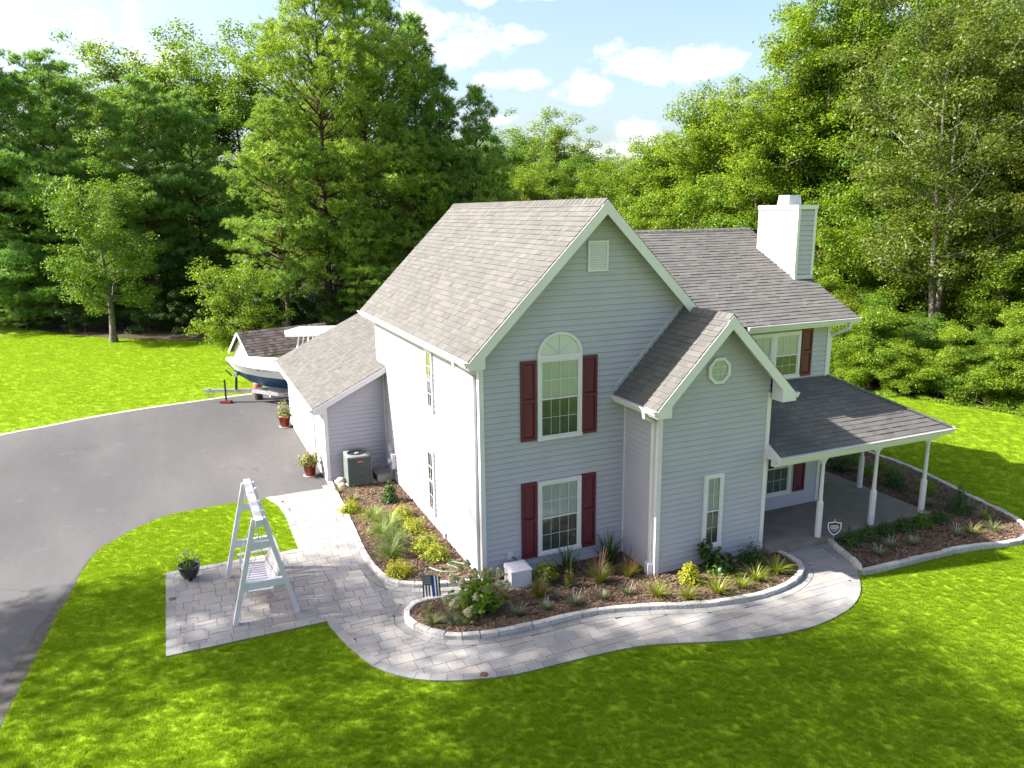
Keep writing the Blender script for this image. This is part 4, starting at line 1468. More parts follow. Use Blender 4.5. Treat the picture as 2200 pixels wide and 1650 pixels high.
for i in range(n):
    a = 2*PI*i/n
    cx_, sy_ = math.cos(a), math.sin(a)
    m_ = max(abs(cx_), abs(sy_))
    k = 1/m_
    k = min(k, 1.32)
    V += [(cx_*k*hw, sy_*k*hw, hh-0.04), (cx_*k*hw, sy_*k*hw, hh+0.01), (cx_*k*(hw-0.04), sy_*k*(hw-0.04), hh+0.035), (cx_*0.29, sy_*0.29, hh+0.035), (cx_*0.29, sy_*0.29, hh-0.02)]
F = []
for i in range(n):
    j = (i+1) % n
    for k in range(4):
        F.append((i*5+k, j*5+k, j*5+k+1, i*5+k+1))
ob('top_cover', V, F, M['ac_top'], ac)
MB().lathe([(0.0, 0.0), (0.3, 0.0)], 24, (0, 0, hh-0.06)).build('fan_well', M['dark_metal'], ac)
for i in range(3):
    a = i*2*PI/3+0.4
    c, s_ = math.cos(a), math.sin(a)
    V = [(0.05*c, 0.05*s_, hh-0.03), (0.27*c-0.06*s_, 0.27*s_+0.06*c, hh-0.025), (0.27*c+0.09*s_, 0.27*s_-0.09*c, hh-0.05), (0.06*c+0.05*s_, 0.06*s_-0.05*c, hh-0.045)]
    MB().prism(V, (0, 0, 0.004)).build('fan_blade', M['ac_green'], ac)
MB().lathe([(0.0, 0.035), (0.06, 0.033), (0.075, 0.02), (0.075, -0.04)], 16, (0, 0, hh)).build('fan_hub', M['ac_top'], ac)
mb = MB()
for r in (0.12, 0.17, 0.22, 0.27):
    pth = [(r*math.cos(2*PI*i/24), r*math.sin(2*PI*i/24), hh+0.028) for i in range(25)]
    mb.tube(pth, 0.003, 4, False)
for i in range(8):
    a = i*PI/4
    mb.tube([(0.07*math.cos(a), 0.07*math.sin(a), hh+0.030), (0.30*math.cos(a), 0.30*math.sin(a), hh+0.030)], 0.003, 4)
mb.build('fan_grille', M['dark_metal'], ac)
bd = MB().box((-0.07, -hw-0.014, 0.665), (0.10, -hw-0.001, 0.715)).build('badge', M['red'], ac)
mb = MB()
for i, w_ in enumerate((0.016, 0.012, 0.014, 0.012, 0.016, 0.012, 0.014)):      # pale lettering too small to read
    x_ = -0.055+i*0.021
    mb.box((x_, -hw-0.0155, 0.682), (x_+w_*0.8, -hw-0.0142, 0.698))
mb.build('badge_lettering', M['white'], bd)
# slab and blocks under it
padm = MB()
padm.prism([(-1.72, 7.22, G), (-0.58, 7.22, G), (-0.58, 7.98, G), (-1.72, 7.98, G)], (0, 0, 0.13))
pad = padm.build('condenser_slab', M['pale_concrete'])
tag(pad, 'pale concrete slab under the air conditioning unit', 'slab')
st = MB().box((-0.545, 7.26, G), (-0.04, 7.96, 0.20)).build('concrete_step', M['pale_concrete'])
tag(st, 'low concrete block beside the air conditioner at the wall', 'concrete block')
for (x_, y_, lab) in ((-1.34, 7.26, 'left small concrete foot under the air conditioner'), (-0.84, 7.26, 'right small concrete foot under the air conditioner')):
    b_ = MB().prism([(x_-0.06, y_-0.05, 0.03), (x_+0.06, y_-0.05, 0.03), (x_+0.05, y_+0.1, 0.03), (x_-0.05, y_+0.1, 0.03)], (0, 0, 0.0)).build('unit_foot', M['pale_concrete']) if 0 else None
rk = np.random.default_rng(5)


def rock(name, c, r, mat, label):
    V = []
    F = []
    n, m_ = 10, 6
    for k in range(m_+1):
        th = PI*k/m_
        for i in range(n):
            a = 2*PI*i/n
            q = r*(1+rk.uniform(-0.13, 0.13))
            V.append((q*math.sin(th)*math.cos(a)*1.15, q*math.sin(th)*math.sin(a), q*math.cos(th)*0.75))
    for k in range(m_):
        for i in range(n):
            j = (i+1) % n
            F.append((k*n+i, (k+1)*n+i, (k+1)*n+j, k*n+j))
    o = ob(name, V, F, mat, None, True)
    o.location = c
    tag(o, label, 'stone')
    return o


rock('stone', (-1.58, 7.62, 0.10), 0.12, M['saucer'], 'round tan stone beside the air conditioner slab')
rock('stone', (-1.62, 7.30, 0.05), 0.10, M['saucer'], 'tan stone in the bed corner by the air conditioner')

# ------------------------------------------------------------------ white utility cabinet by the front wall
ub = empty('utility_cabinet', (0.64, -0.42, -0.01))
tag(ub, 'white utility cabinet with sloping lid beside the front wall outlet', 'cabinet')
mb = MB()
w2, d2 = 0.24, 0.20
mb.add([(-w2, -d2, 0.03), (w2, -d2, 0.03), (w2, d2, 0.03), (-w2, d2, 0.03), (-w2*0.97, -d2*0.97, 0.36), (w2*0.97, -d2*0.97, 0.36), (w2*0.97, d2*0.97, 0.36), (-w2*0.97, d2*0.97, 0.36)],
       [(0, 1, 5, 4), (1, 2, 6, 5), (2, 3, 7, 6), (3, 0, 4, 7), (3, 2, 1, 0)])
mb.build('body', M['white'], ub)
mb = MB()
mb.add([(-w2-0.012, -d2-0.012, 0.361), (w2+0.012, -d2-0.012, 0.361), (w2+0.012, d2+0.012, 0.361), (-w2-0.012, d2+0.012, 0.361),
        (-w2-0.01, -d2-0.01, 0.39), (w2+0.01, -d2-0.01, 0.39), (w2+0.0, d2, 0.44), (-w2, d2, 0.44), (-w2+0.05, -d2+0.06, 0.415), (w2-0.05, -d2+0.06, 0.415), (w2-0.05, d2-0.05, 0.455), (-w2+0.05, d2-0.05, 0.455)],
       [(0, 1, 5, 4), (1, 2, 6, 5), (2, 3, 7, 6), (3, 0, 4, 7), (4, 5, 9, 8), (5, 6, 10, 9), (6, 7, 11, 10), (7, 4, 8, 11), (8, 9, 10, 11), (3, 2, 1, 0)])
mb.build('lid', M['white'], ub)
MB().lathe([(0.0, 0.0), (0.018, 0.0), (0.018, 0.012), (0.0, 0.014)], 10, (-0.16, -0.12, 0.402)).build('latch', M['dark_metal'], ub)
MB().box((-w2-0.06, -d2-0.06, -0.02), (w2+0.06, d2+0.05, 0.029)).build('base_slab', M['pale_concrete'], ub)
cord = MB().tube([(0.40, -0.40, 0.26), (0.30, -0.30, 0.20), (0.15, -0.22, 0.13), (0.02, -0.18, 0.05), (-0.1, -0.12, 0.0)], 0.012, 6).build('power_cable', M['black_tube'])
tag(cord, 'black cable running from the white cabinet to the house corner', 'cable')

# ------------------------------------------------------------------ garden flag
fl_ = empty('garden_flag', (-1.51, -0.15, G))
tag(fl_, 'small black, white and blue striped garden flag on a wire stand', 'flag')
MB().tube([(0.0, 0.0, 0.0), (0.0, 0.0, 0.66), (0.02, -0.01, 0.68), (0.42, -0.08, 0.66)], 0.006, 6).build('flag_stand', M['galv'], fl_)
MB().tube([(-0.02, 0.02, 0.12), (0.05, -0.01, 0.12)], 0.006, 6).build('ground_fork', M['galv'], fl_)
# 13 stripes, the hanging flag slightly billowed; canton top left
fw, fh0, fh1 = 0.34, 0.635, 0.06
strip_m = ['flag_black', 'flag_white', 'flag_black', 'flag_white', 'flag_black', 'flag_white', 'flag_blue', 'flag_blue', 'flag_white', 'flag_black', 'flag_white', 'flag_black']
ns = len(strip_m)


def fpt(u, v, dz=0.0):
    # u across 0..1, v down 0..1
    x_ = 0.055+u*fw
    return (x_+0.022*v, -0.02-0.165*u*1.0*0.9+0.02*math.sin(u*5+v*2)*v-dz, fh0-0.03*u-(fh0-fh1)*v*(1.0-0.05*u))


NV = 8
for k, mtn in enumerate(strip_m):
    v_from = 0.0
    if k < 6:
        v_from = 0.42
    V = []
    for j in range(NV+1):
        v = v_from+(1-v_from)*j/NV
        V += [fpt(k/ns, v), fpt((k+1)/ns, v)]
    ob('stripe', V, [(2*j, 2*j+2, 2*j+3, 2*j+1) for j in range(NV)], M[mtn], fl_)
V = []
for j in range(6):
    for i in range(7):
        V.append(fpt(i/12, 0.42*j/5))
can = ob('canton', V, [(j*7+i, j*7+i+7, j*7+i+8, j*7+i+1) for j in range(5) for i in range(6)], M['flag_grey'], fl_)
for r in range(6):          # rows of pale stars
    for c in range(5):
        cu, cv = 0.05+c*0.092+(0.045 if r % 2 else 0), 0.04+r*0.063
        P_ = []
        for i in range(10):
            rr = 0.014 if i % 2 == 0 else 0.006
            a = PI/2+i*PI/5
            p = fpt(cu, cv, 0.003)
            P_.append((p[0]+rr*math.cos(a), p[1]-rr*math.cos(a)*0.5, p[2]+rr*math.sin(a)))
        ob('star', P_, [tuple(range(10))], M['meter'], can)

# ------------------------------------------------------------------ shield yard sign
sg_ = empty('yard_sign', (8.44, -1.76, -0.015))
tag(sg_, 'navy shield-shaped security sign on a stake by the porch post', 'sign')
sg_.rotation_euler = (0, 0, math.radians(-30))


def shield(k, y_, zc=0.40):
    P_ = [(-0.155, 0.13), (-0.06, 0.135), (0.0, 0.165), (0.06, 0.135), (0.155, 0.13), (0.16, 0.0), (0.135, -0.08), (0.08, -0.15), (0.0, -0.205), (-0.08, -0.15), (-0.135, -0.08), (-0.16, 0.0)]
    return [(x_*k, y_, zc+z_*k) for x_, z_ in P_]


MB().prism(shield(0.92, -0.004), (0, -0.008, 0)).build('shield', M['sign_blue'], sg_)
O1, I1 = shield(1.0, -0.015), shield(0.84, -0.015)
V = O1+I1+shield(1.0, 0.0)+shield(0.84, 0.0)
F = []
for i in range(12):
    j = (i+1) % 12
    F += [(i, j, 12+j, 12+i), (24+i, 36+i, 36+j, 24+j), (i, 24+i, 24+j, j)]
ob('rim', V, F, M['white'], sg_)
# lines of lettering, too small in the photo to read
for (z_, w_, h_) in ((0.455, 0.17, 0.020), (0.415, 0.22, 0.030), (0.375, 0.21, 0.022), (0.335, 0.16, 0.016), (0.295, 0.06, 0.014)):
    mb = MB()
    rr = random.Random(int(z_*1000))
    x_ = -w_/2
    while x_ < w_/2-0.01:
        cw = rr.uniform(0.010, 0.022)
        mb.box((x_, -0.0145, z_-h_/2), (min(x_+cw, w_/2), -0.0125, z_+h_/2))
        x_ += cw+0.004
    mb.build('lettering', M['white'], sg_)
MB().tube([(0, 0.004, -0.02), (0, 0.004, 0.62)], 0.010, 6).build('stake', M['galv'], sg_)
lamp_ = empty('path_light', (8.56, -1.93, -0.015))
tag(lamp_, 'short black path light in the bed beside the shield sign', 'light')
MB().tube([(0, 0, 0), (0, 0, 0.2)], 0.012, 8).build('stake', M['dark_metal'], lamp_)
MB().lathe([(0.03, 0.16), (0.03, 0.22), (0.05, 0.225), (0.045, 0.25), (0.0, 0.27)], 12).build('lamp_head', M['dark_metal'], lamp_)

# ------------------------------------------------------------------ valve covers set in the paving
for (x_, y_, lab) in ((-1.26, -3.17, 'round brown valve cover in the walk border near the lawn'), (-6.30, 2.18, 'round brown valve cover at the left edge of the patio')):
    o = MB().lathe([(0.0, 0.012), (0.045, 0.012), (0.06, 0.008), (0.075, 0.008), (0.08, 0.0)], 18).build('valve_cover', M['brass'])
    o.location = (x_, y_, PT+0.005)
    tag(o, lab, 'valve cover')

# ------------------------------------------------------------------ hose and drip lines
hp = [(-0.9, 1.1), (-0.86, 1.02), (-0.742, 0.813), (-0.566, 0.68), (-0.435, 0.643), (-0.33, 0.747), (-0.377, 0.898), (-0.462, 1.043), (-0.431, 1.133), (-0.326, 1.138), (-0.216, 1.032), (-0.111, 0.90), (-0.05, 0.72)]
hp = smooth_poly(hp, 0.03)
o = MB().tube([(p[0], p[1], 0.02) for p in hp], 0.016, 7).build('garden_hose', M['hose'])
tag(o, 'green garden hose curled on the mulch by the side wall', 'hose')
for pts, lab in (
        ([(0.2, -1.3), (0.8, -1.45), (1.4, -1.4), (2.0, -1.2), (2.7, -1.25), (3.2, -1.1)], 'black drip line winding through the middle of the front bed'),
        ([(3.2, -1.9), (4.0, -1.8), (4.9, -2.2), (5.6, -2.3), (6.2, -2.5)], 'black drip line in the front bed below the narrow window'),
        ([(-1.7, -0.9), (-1.2, -0.6), (-0.7, -0.8), (-0.2, -1.6), (0.6, -1.8)], 'black drip line round the hydrangea'),
        ([(8.4, -1.9), (8.4, -2.3), (8.8, -2.55), (9.2, -2.5), (9.5, -2.2), (9.9, -1.95), (10.6, -2.0)], 'black drip line in the porch bed near the walk'),
        ([(10.2, -2.6), (10.4, -2.35), (10.9, -2.3), (11.6, -2.45), (12.4, -2.4)], 'black drip line in the porch bed near its lit end'),
        ([(12.4, -0.9), (12.8, 0.2), (13.0, 1.4), (13.2, 2.6)], 'black drip line in the shaded bed beyond the porch')):
    pp = smooth_poly(pts, 0.08)
    o = MB().tube([(p[0], p[1], 0.012) for p in pp], 0.010, 5).build('drip_line', M['black_tube'])
    tag(o, lab, 'hose', 'drip lines in the beds')

# ------------------------------------------------------------------ boat on its trailer
bx = Vector((0.903, -0.43, 0)).normalized()        # bow to stern
by = Vector((0.43, 0.903, 0)).normalized()         # far side
B0 = Vector((-3.80, 20.33, 0))                     # under the bow tip


def bw(x_, y_, z_):
    return B0+bx*x_+by*y_+Vector((0, 0, z_))


boat = empty('boat', (0, 0, 0))
tag(boat, 'white centre-console boat with blue bottom parked behind the garage', 'boat')
stn = [(0.0, 0.02, 1.80, 1.74, 1.66), (0.35, 0.44, 1.76, 1.40, 1.20), (0.9, 0.84, 1.70, 1.26, 0.84), (1.6, 1.06, 1.62, 1.18, 0.60), (2.6, 1.18, 1.52, 1.10, 0.50), (4.0, 1.24, 1.44, 1.02, 0.46), (5.6, 1.24, 1.38, 0.98, 0.46), (7.2, 1.20, 1.36, 0.98, 0.48)]
V = []
CF = [0.3, 0.36, 0.48, 0.60, 0.70, 0.78, 0.82, 0.82]
for (x_, b_, s_, c_, k_), cf in zip(stn, CF):
    mf = cf+(1-cf)*0.40
    V += [bw(x_, -b_, s_), bw(x_, -b_*mf, s_*0.45+c_*0.55), bw(x_, -b_*cf, c_), bw(x_, 0, k_), bw(x_, b_*cf, c_), bw(x_, b_*mf, s_*0.45+c_*0.55), bw(x_, b_, s_)]
Fs, Fb = [], []
for i in range(len(stn)-1):
    for k in range(6):
        f = (i*7+k, i*7+k+1, i*7+7+k+1, i*7+7+k)
        (Fb if k in (2, 3) else Fs).append(f)
e = (len(stn)-1)*7
Fs.append(tuple(range(e, e+7)))
hull = ob('hull', V, Fs, M['hull'], boat, True)
ob('bottom', V, Fb, M['hull_blue'], boat)
V = []
for (x_, b_, s_, c_, k_) in stn:
    V += [bw(x_-0.03, -b_-0.03, s_), bw(x_-0.03, -b_-0.03, s_+0.06), bw(x_, -b_*0.8, s_+0.10), bw(x_, 0, s_+0.12), bw(x_, b_*0.8, s_+0.10), bw(x_-0.03, b_+0.03, s_+0.06), bw(x_-0.03, b_+0.03, s_)]
F = [(i*7+k, i*7+k+1, i*7+7+k+1, i*7+7+k) for i in range(len(stn)-1) for k in range(6)]
ob('deck', V, F, M['hull'], boat)
mb = MB()
for i, w_ in enumerate((0.07, 0.07, 0.0, 0.05, 0.05, 0.05, 0.05, 0.0, 0.06)):
    if w_:
        x_ = 1.62+i*0.075
        t_ = (x_-1.6)/1.0
        b_ = 1.02+0.14*t_
        p = bw(x_, -b_*0.935-0.012, 1.50-0.09*t_)
        mb.obox(p, bx, Vector((0, 0, 1)), -by, (0, 0, 0), (w_, 0.055, 0.008))
mb.build('registration_number', M['dark_metal'], boat)
con = MB()
con.obox(bw(3.2, 0, 1.3), bx, by, Z, (0, -0.4, 0), (0.9, 0.4, 1.0))
con.build('console', M['hull'], boat)
mb = MB()
for (x_, y_) in ((3.4, -0.75), (3.4, 0.75), (4.8, -0.75), (4.8, 0.75)):
    mb.tube([bw(x_-0.25, y_*1.15, 1.4), bw(x_+0.05, y_, 2.95)], 0.035, 6)
    mb.tube([bw(x_-0.05, y_*1.15, 1.4), bw(x_+0.25, y_, 2.95)], 0.03, 6)
for z_ in (1.9, 2.4):
    mb.tube([bw(3.25, -0.85, z_), bw(4.9, -0.85, z_+0.1)], 0.02, 5)
mb.build('top_frame', M['hull'], boat)
mb = MB()
mb.prism([bw(2.95, -1.05, 2.94), bw(5.5, -1.05, 2.98), bw(5.6, 0, 2.98), bw(5.5, 1.05, 2.98), bw(2.95, 1.05, 2.94), bw(2.6, 0, 2.92)], (0, 0, 0.13))
mb.build('hardtop', M['hull'], boat)
MB().tube([bw(3.6, 0.3, 3.06), bw(3.6, 0.3, 3.2)], 0.05, 6).build('antenna_mount', M['hull'], boat)

trl = empty('boat_trailer', (0, 0, 0))
tag(trl, 'galvanised boat trailer with red marker lights under the boat', 'trailer')
MB().bar(bw(-0.95, 0, 0.42), bw(1.6, 0, 0.42), 0.12, 0.14).build('tongue', M['galv'], trl)
for sg in (-1, 1):
    mb = MB()
    mb.bar(bw(1.0, sg*0.05, 0.42), bw(2.4, sg*0.72, 0.42), 0.09, 0.15)
    mb.bar(bw(2.4, sg*0.72, 0.42), bw(7.0, sg*0.72, 0.42), 0.09, 0.15)
    r_ = mb.build('frame_rail', M['galv'], trl)
    if sg < 0:
        for x_ in (1.95, 2.3, 2.65, 3.2):
            t_ = min(1, (x_-1.0)/1.4)
            MB().obox(bw(x_, -(0.05+0.67*t_)-0.048, 0.40), bx, Z, -by, (0, 0, 0), (0.13, 0.05, 0.012)).build('marker_light', M['red'], r_)
    MB().bar(bw(2.6, sg*0.45, 0.62), bw(6.8, sg*0.45, 0.62), 0.08, 0.06).build('bunk', M['dark_metal'], trl)
    for x_ in (4.4, 5.2):
        p = bw(x_, sg*1.0, 0.22)
        th = [(0.12, -0.10), (0.27, -0.10), (0.31, -0.07), (0.31, 0.07), (0.27, 0.10), (0.12, 0.10)]
        V = []
        F = []
        nn = 20
        for i in range(nn):
            a = 2*PI*i/nn
            for (r, y_) in th:
                V.append(p+bx*(r*math.cos(a))+by*y_+Z*(r*math.sin(a)))
        m_ = len(th)
        for i in range(nn):
            j = (i+1) % nn
            for k in range(m_-1):
                F.append((i*m_+k, j*m_+k, j*m_+k+1, i*m_+k+1))
        wh = ob('wheel', V, F, M['rubber'], trl)
        MB().tube([p-by*0.08, p+by*0.08], 0.14, 12).build('rim', M['galv'], wh)
for x_ in (2.4, 4.8, 6.6):
    MB().bar(bw(x_, -0.72, 0.38), bw(x_, 0.72, 0.38), 0.08, 0.08).build('cross_member', M['galv'], trl)
MB().obox(bw(-1.15, 0, 0.42), bx, by, Z, (0, -0.08, -0.05), (0.3, 0.08, 0.07)).build('coupler', M['galv'], trl)
MB().tube([bw(-1.0, 0.02, 0.38), bw(-0.97, 0.02, 0.1), bw(-0.8, 0.05, 0.2), bw(-0.7, 0.06, 0.36)], 0.02, 5).build('safety_chain', M['galv'], trl)
jk = MB().tube([bw(-0.15, -0.14, 0.0), bw(-0.15, -0.14, 0.95)], 0.04, 8).build('jack_post', M['dark_metal'], trl)
MB().obox(bw(-0.15, -0.14, G+0.01), bx, by, Z, (-0.22, -0.13, 0), (0.22, 0.13, 0.10)).build('jack_foot', M['jack_red'], jk)
mb = MB()
mb.bar(bw(0.28, 0, 0.48), bw(0.34, 0, 1.15), 0.13, 0.10, up=(1, 0, 0))
mb.build('winch_post', M['dark_metal'], trl)
MB().tube([bw(0.34, -0.1, 1.12), bw(0.34, 0.1, 1.12)], 0.09, 12).build('winch_drum', M['galv'], trl)
MB().tube([bw(0.2, -0.1, 1.1), bw(-0.05, -0.16, 1.38)], 0.03, 6).build('winch_handle', M['dark_metal'], trl)
MB().bar(bw(0.34, 0, 1.15), bw(0.62, 0, 1.36), 0.09, 0.06).build('bow_stop', M['dark_metal'], trl)
MB().tube([bw(0.44, -0.06, 1.3), bw(0.62, -0.02, 1.5)], 0.05, 6).build('bow_strap', M['yellow'], trl)

can_ = empty('fuel_can', bw(1.05, 0.55, G))
tag(can_, 'red and black fuel can standing by the trailer winch', 'fuel can')
MB().lathe([(0.0, 0.0), (0.17, 0.0), (0.18, 0.05), (0.18, 0.42), (0.15, 0.48)], 14).build('drum', M['dark_metal'], can_)
MB().lathe([(0.19, 0.42), (0.20, 0.46), (0.20, 0.72), (0.14, 0.80), (0.05, 0.84), (0.0, 0.85)], 14).build('lid', M['faded_red'], can_)
tb = empty('storage_tote', bw(1.75, 0.9, G))
tag(tb, 'white storage tote standing behind the boat bow', 'tote')
MB().box((-0.3, -0.25, 0), (0.5, 0.25, 0.72)).build('tub', M['white'], tb)
MB().box((-0.33, -0.28, 0.721), (0.53, 0.28, 0.77)).build('lid', M['white'], tb)
mat_ = MB().prism([(-3.75, 22.3, G+0.01), (-2.55, 21.9, G+0.01), (-2.4, 22.35, G+0.01), (-3.7, 22.8, G+0.01)], (0, 0, 0.07)).build('plank_mat', M['faded_red'])
tag(mat_, 'faded red mat lying on the grass behind the trailer', 'mat')

# ------------------------------------------------------------------ garden shed
shed = empty('garden_shed', (-2.45, 24.6, G), math.radians(17))
tag(shed, 'small white garden shed with brown shingled roof behind the boat', 'shed')
w_, d_, he, hr = 4.4, 2.2, 1.30, 2.25
MB().prism([(0, 0, 0), (0, d_, 0), (0, d_, he), (0, d_/2, hr-0.08), (0, 0, he)], (w_, 0, 0)).build('wall', M['white'], shed)
for i in range(9):
    z_ = 0.05+i*0.14
    MB().prism([(-0.002, 0, z_), (-0.002, d_, z_), (-0.002, d_, z_+0.13), (-0.002, 0, z_+0.13)], (-0.015, 0, 0)).build('siding_plank', M['white'], shed)
for (ya, yb) in ((-0.22, d_/2), (d_+0.22, d_/2)):
    sl_ = (hr-he)/(d_/2)
    za = hr-abs(ya-d_/2)*sl_+0.02
    pr = [(-0.2, ya, za), (w_+0.2, ya, za), (w_+0.2, yb, hr+0.02), (-0.2, yb, hr+0.02)]
    MB().prism(pr if ya < 0 else pr[::-1], (0, 0, 0.035)).build('roof', M['shed_roof'], shed)
    if ya < 0:
        rf_ = shed.children[-1]
        rg = random.Random(4)
        fld = MB()
        nrow = 10
        for r in range(nrow):
            v0, v1 = r/nrow, (r+1.15)/nrow
            x_ = -0.2
            while x_ < w_+0.2:
                ww = rg.uniform(0.16, 0.32)
                x1_ = min(x_+ww-0.004, w_+0.2)
                P_ = [(x_, ya+(yb-ya)*v0, za+(hr+0.02-za)*v0+0.052), (x1_, ya+(yb-ya)*v0, za+(hr+0.02-za)*v0+0.052), (x1_, ya+(yb-ya)*min(v1, 1), za+(hr+0.02-za)*min(v1, 1)+0.038), (x_, ya+(yb-ya)*min(v1, 1), za+(hr+0.02-za)*min(v1, 1)+0.038)]
                fld.prism(P_, (0, 0, -0.012))
                x_ += ww
        tag(fld.build('shingle_field', M['shed_roof'], rf_), kind='stuff')
for yy, zz in ((-0.22, 0), (d_+0.22, 0)):
    MB().bar((-0.21, yy, hr-abs(yy-d_/2)*sl_), (-0.21, d_/2, hr), 0.03, 0.12).build('rake_board', M['white'], shed)
MB().box((1.0, -0.02, 0.05), (1.9, -0.001, 1.25)).build('door', M['cream'], shed)

# ------------------------------------------------------------------ neighbour's house glimpsed through the pines
nh = empty('neighbour_house', (15.0, 62.0, G))
tag(nh, 'pale house glimpsed between the pine trunks', 'house')
MB().prism([(-5, 0, 0), (5, 0, 0), (5, 0, 4.5), (0, 0, 7.5), (-5, 0, 4.5)], (0, 8, 0)).build('wall', M['white'], nh)
for i in range(26):
    MB().box((-5, -0.03, 0.1+i*0.17), (5, -0.002, 0.1+i*0.17+0.14)).build('siding_plank', M['white'], nh)
MB().prism([(-5.4, -0.4, 4.3), (0, -0.4, 7.6), (0, -0.4, 7.75), (-5.4, -0.4, 4.45)], (0, 8.8, 0)).build('roof', M['shed_roof'], nh)
MB().prism([(0, -0.4, 7.6), (5.4, -0.4, 4.3), (5.4, -0.4, 4.45), (0, -0.4, 7.75)], (0, 8.8, 0)).build('roof', M['shed_roof'], nh)
for x_ in (-3, 1.5):
    w__ = MB().box((x_, -0.08, 1.2), (x_+1.3, -0.031, 2.8)).build('window', M['white'], nh)
    MB().box((x_+0.12, -0.09, 1.3), (x_+1.18, -0.081, 2.7)).build('pane', M['room'], w__)


# ------------------------------------------------------------------ leaves and blades
def unit(A):
    return A/(np.linalg.norm(A, axis=-1, keepdims=True)+1e-9)


def leaf_cloud(c, nrm, L, W, r):
    """one diamond leaf at every point c, facing nrm"""
    n = len(c)
    t = unit(np.cross(nrm, unit(r.normal(size=(n, 3)))))
    b = np.cross(nrm, t)
    L = np.broadcast_to(L, n)[:, None]
    W = np.broadcast_to(W, n)[:, None]
    V = np.stack([c-t*L*0.5, c+b*W*0.5-t*L*0.05+nrm*W*0.12, c+t*L*0.5, c-b*W*0.5-t*L*0.05+nrm*W*0.12], 1).reshape(-1, 3)
    return V, np.arange(4*n).reshape(-1, 4)


def mound_leaves(seed, n, rx, rz, leaf, asp=0.5, z0=0.0, up=0.7, shell=0.45, lump=0.25, cone=0.0):
    """leaves through the volume of a lumpy mound"""
    r = np.random.default_rng(seed)
    d = unit(r.normal(size=(n, 3)))
    d[:, 2] = np.abs(d[:, 2])*1.0-0.18*(r.random(n) < 0.35)
    d = unit(d)
    u = r.random(n)**shell
    az_ = np.arctan2(d[:, 1], d[:, 0])
    ph = r.uniform(0, 6.28, 4)
    lm = 1+lump*(np.sin(3*az_+ph[0]+2*d[:, 2]*3)*0.5+np.sin(5*az_+ph[1]-d[:, 2]*5)*0.5)
    c = d*u[:, None]*lm[:, None]*np.array([rx, rx, rz])
    c[:, 2] = np.maximum(c[:, 2], 0.0)
    if cone:
        k = 1-cone*np.clip(c[:, 2]/rz, 0, 1)
        c[:, 0] *= k
        c[:, 1] *= k
    c[:, 2] += z0
    nr = unit(d*0.6+np.array([0, 0, up])+r.normal(size=(n, 3))*0.45)
    L = leaf*r.uniform(0.7, 1.25, n)
    return leaf_cloud(c, nr, L, L*asp, r)


def blades(seed, n, length, width, spread, arch, base=0.04, seg=4, tip=0.15, lean=0.0, z0=0.0):
    """arching strap blades from one crown"""
    r = np.random.default_rng(seed)
    a = r.uniform(0, 2*PI, n)
    b = r.uniform(0, base, n)**1
    x0 = np.stack([np.cos(a)*b, np.sin(a)*b, np.full(n, z0)], 1)
    a2 = a+r.normal(0, 0.4, n)
    o = np.stack([np.cos(a2), np.sin(a2)], 1)
    L = length*r.uniform(0.6, 1.15, n)
    th = np.clip(np.abs(r.normal(spread, spread*0.5, n)), 0.02, 1.45)
    ar = arch*r.uniform(0.5, 1.3, n)
    P = [x0]
    for k in range(seg):
        ang = th+ar*(k+0.5)/seg*1.0
        st_ = L/seg
        q = P[-1]+np.stack([np.sin(ang)*o[:, 0]*st_, np.sin(ang)*o[:, 1]*st_, np.cos(ang)*st_], 1)
        q[:, 2] = np.maximum(q[:, 2], z0+0.008)
        P.append(q)
    sd_ = np.stack([-o[:, 1], o[:, 0], np.zeros(n)], 1)
    V = []
    for k in range(seg+1):
        w = width*(1-(1-tip)*(k/seg)**1.6)*0.5
        V += [P[k]-sd_*w, P[k]+sd_*w]
    V = np.stack(V, 1)                      # n, 2(seg+1), 3
    m_ = 2*(seg+1)
    F = np.array([[2*k, 2*k+1, 2*k+3, 2*k+2] for k in range(seg)])
    F = (np.arange(n)[:, None, None]*m_+F[None]).reshape(-1, 4)
    return V.reshape(-1, 3), F


def stems(seed, n, h, rad, spread, z0=0.0):
    r = random.Random(seed)
    mb = MB()
    for i in range(n):
        a = r.uniform(0, 2*PI)
        s_ = r.uniform(0.2, 1)*spread
        mb.tube([(0.02*math.cos(a), 0.02*math.sin(a), z0), (s_*0.45*math.cos(a), s_*0.45*math.sin(a), z0+h*0.5), (s_*math.cos(a), s_*math.sin(a), z0+h*r.uniform(0.75, 1.0))], [rad, rad*0.8, rad*0.45], 5)
    return np.array(mb.V), mb.F


MESH = {}


def shared(key, fn):
    if key not in MESH:
        V, F = fn()
        if isinstance(F, list):
            me = bpy.data.meshes.new(key)
            me.from_pydata([tuple(v) for v in V], [], F)
            me.update()
        else:
            me = fmesh(key, V, F)
        MESH[key] = me
    return MESH[key]


def plant(name, loc, label, cat, parts, group=None, sc=1.0, rz=None):
    """parts: (part name, mesh key, builder, material)"""
    e_ = empty(name, (loc[0], loc[1], loc[2] if len(loc) > 2 else -0.015), random.uniform(0, 6.28) if rz is None else rz, sc)
    tag(e_, label, cat, group)
    for (pn, key, fn, mt) in parts:
        me = shared(key, fn)
        o = bpy.data.objects.new(pn, me)
        COL.objects.link(o)
        if not me.materials:
            me.materials.append(M[mt])
        o.parent = e_
    return e_


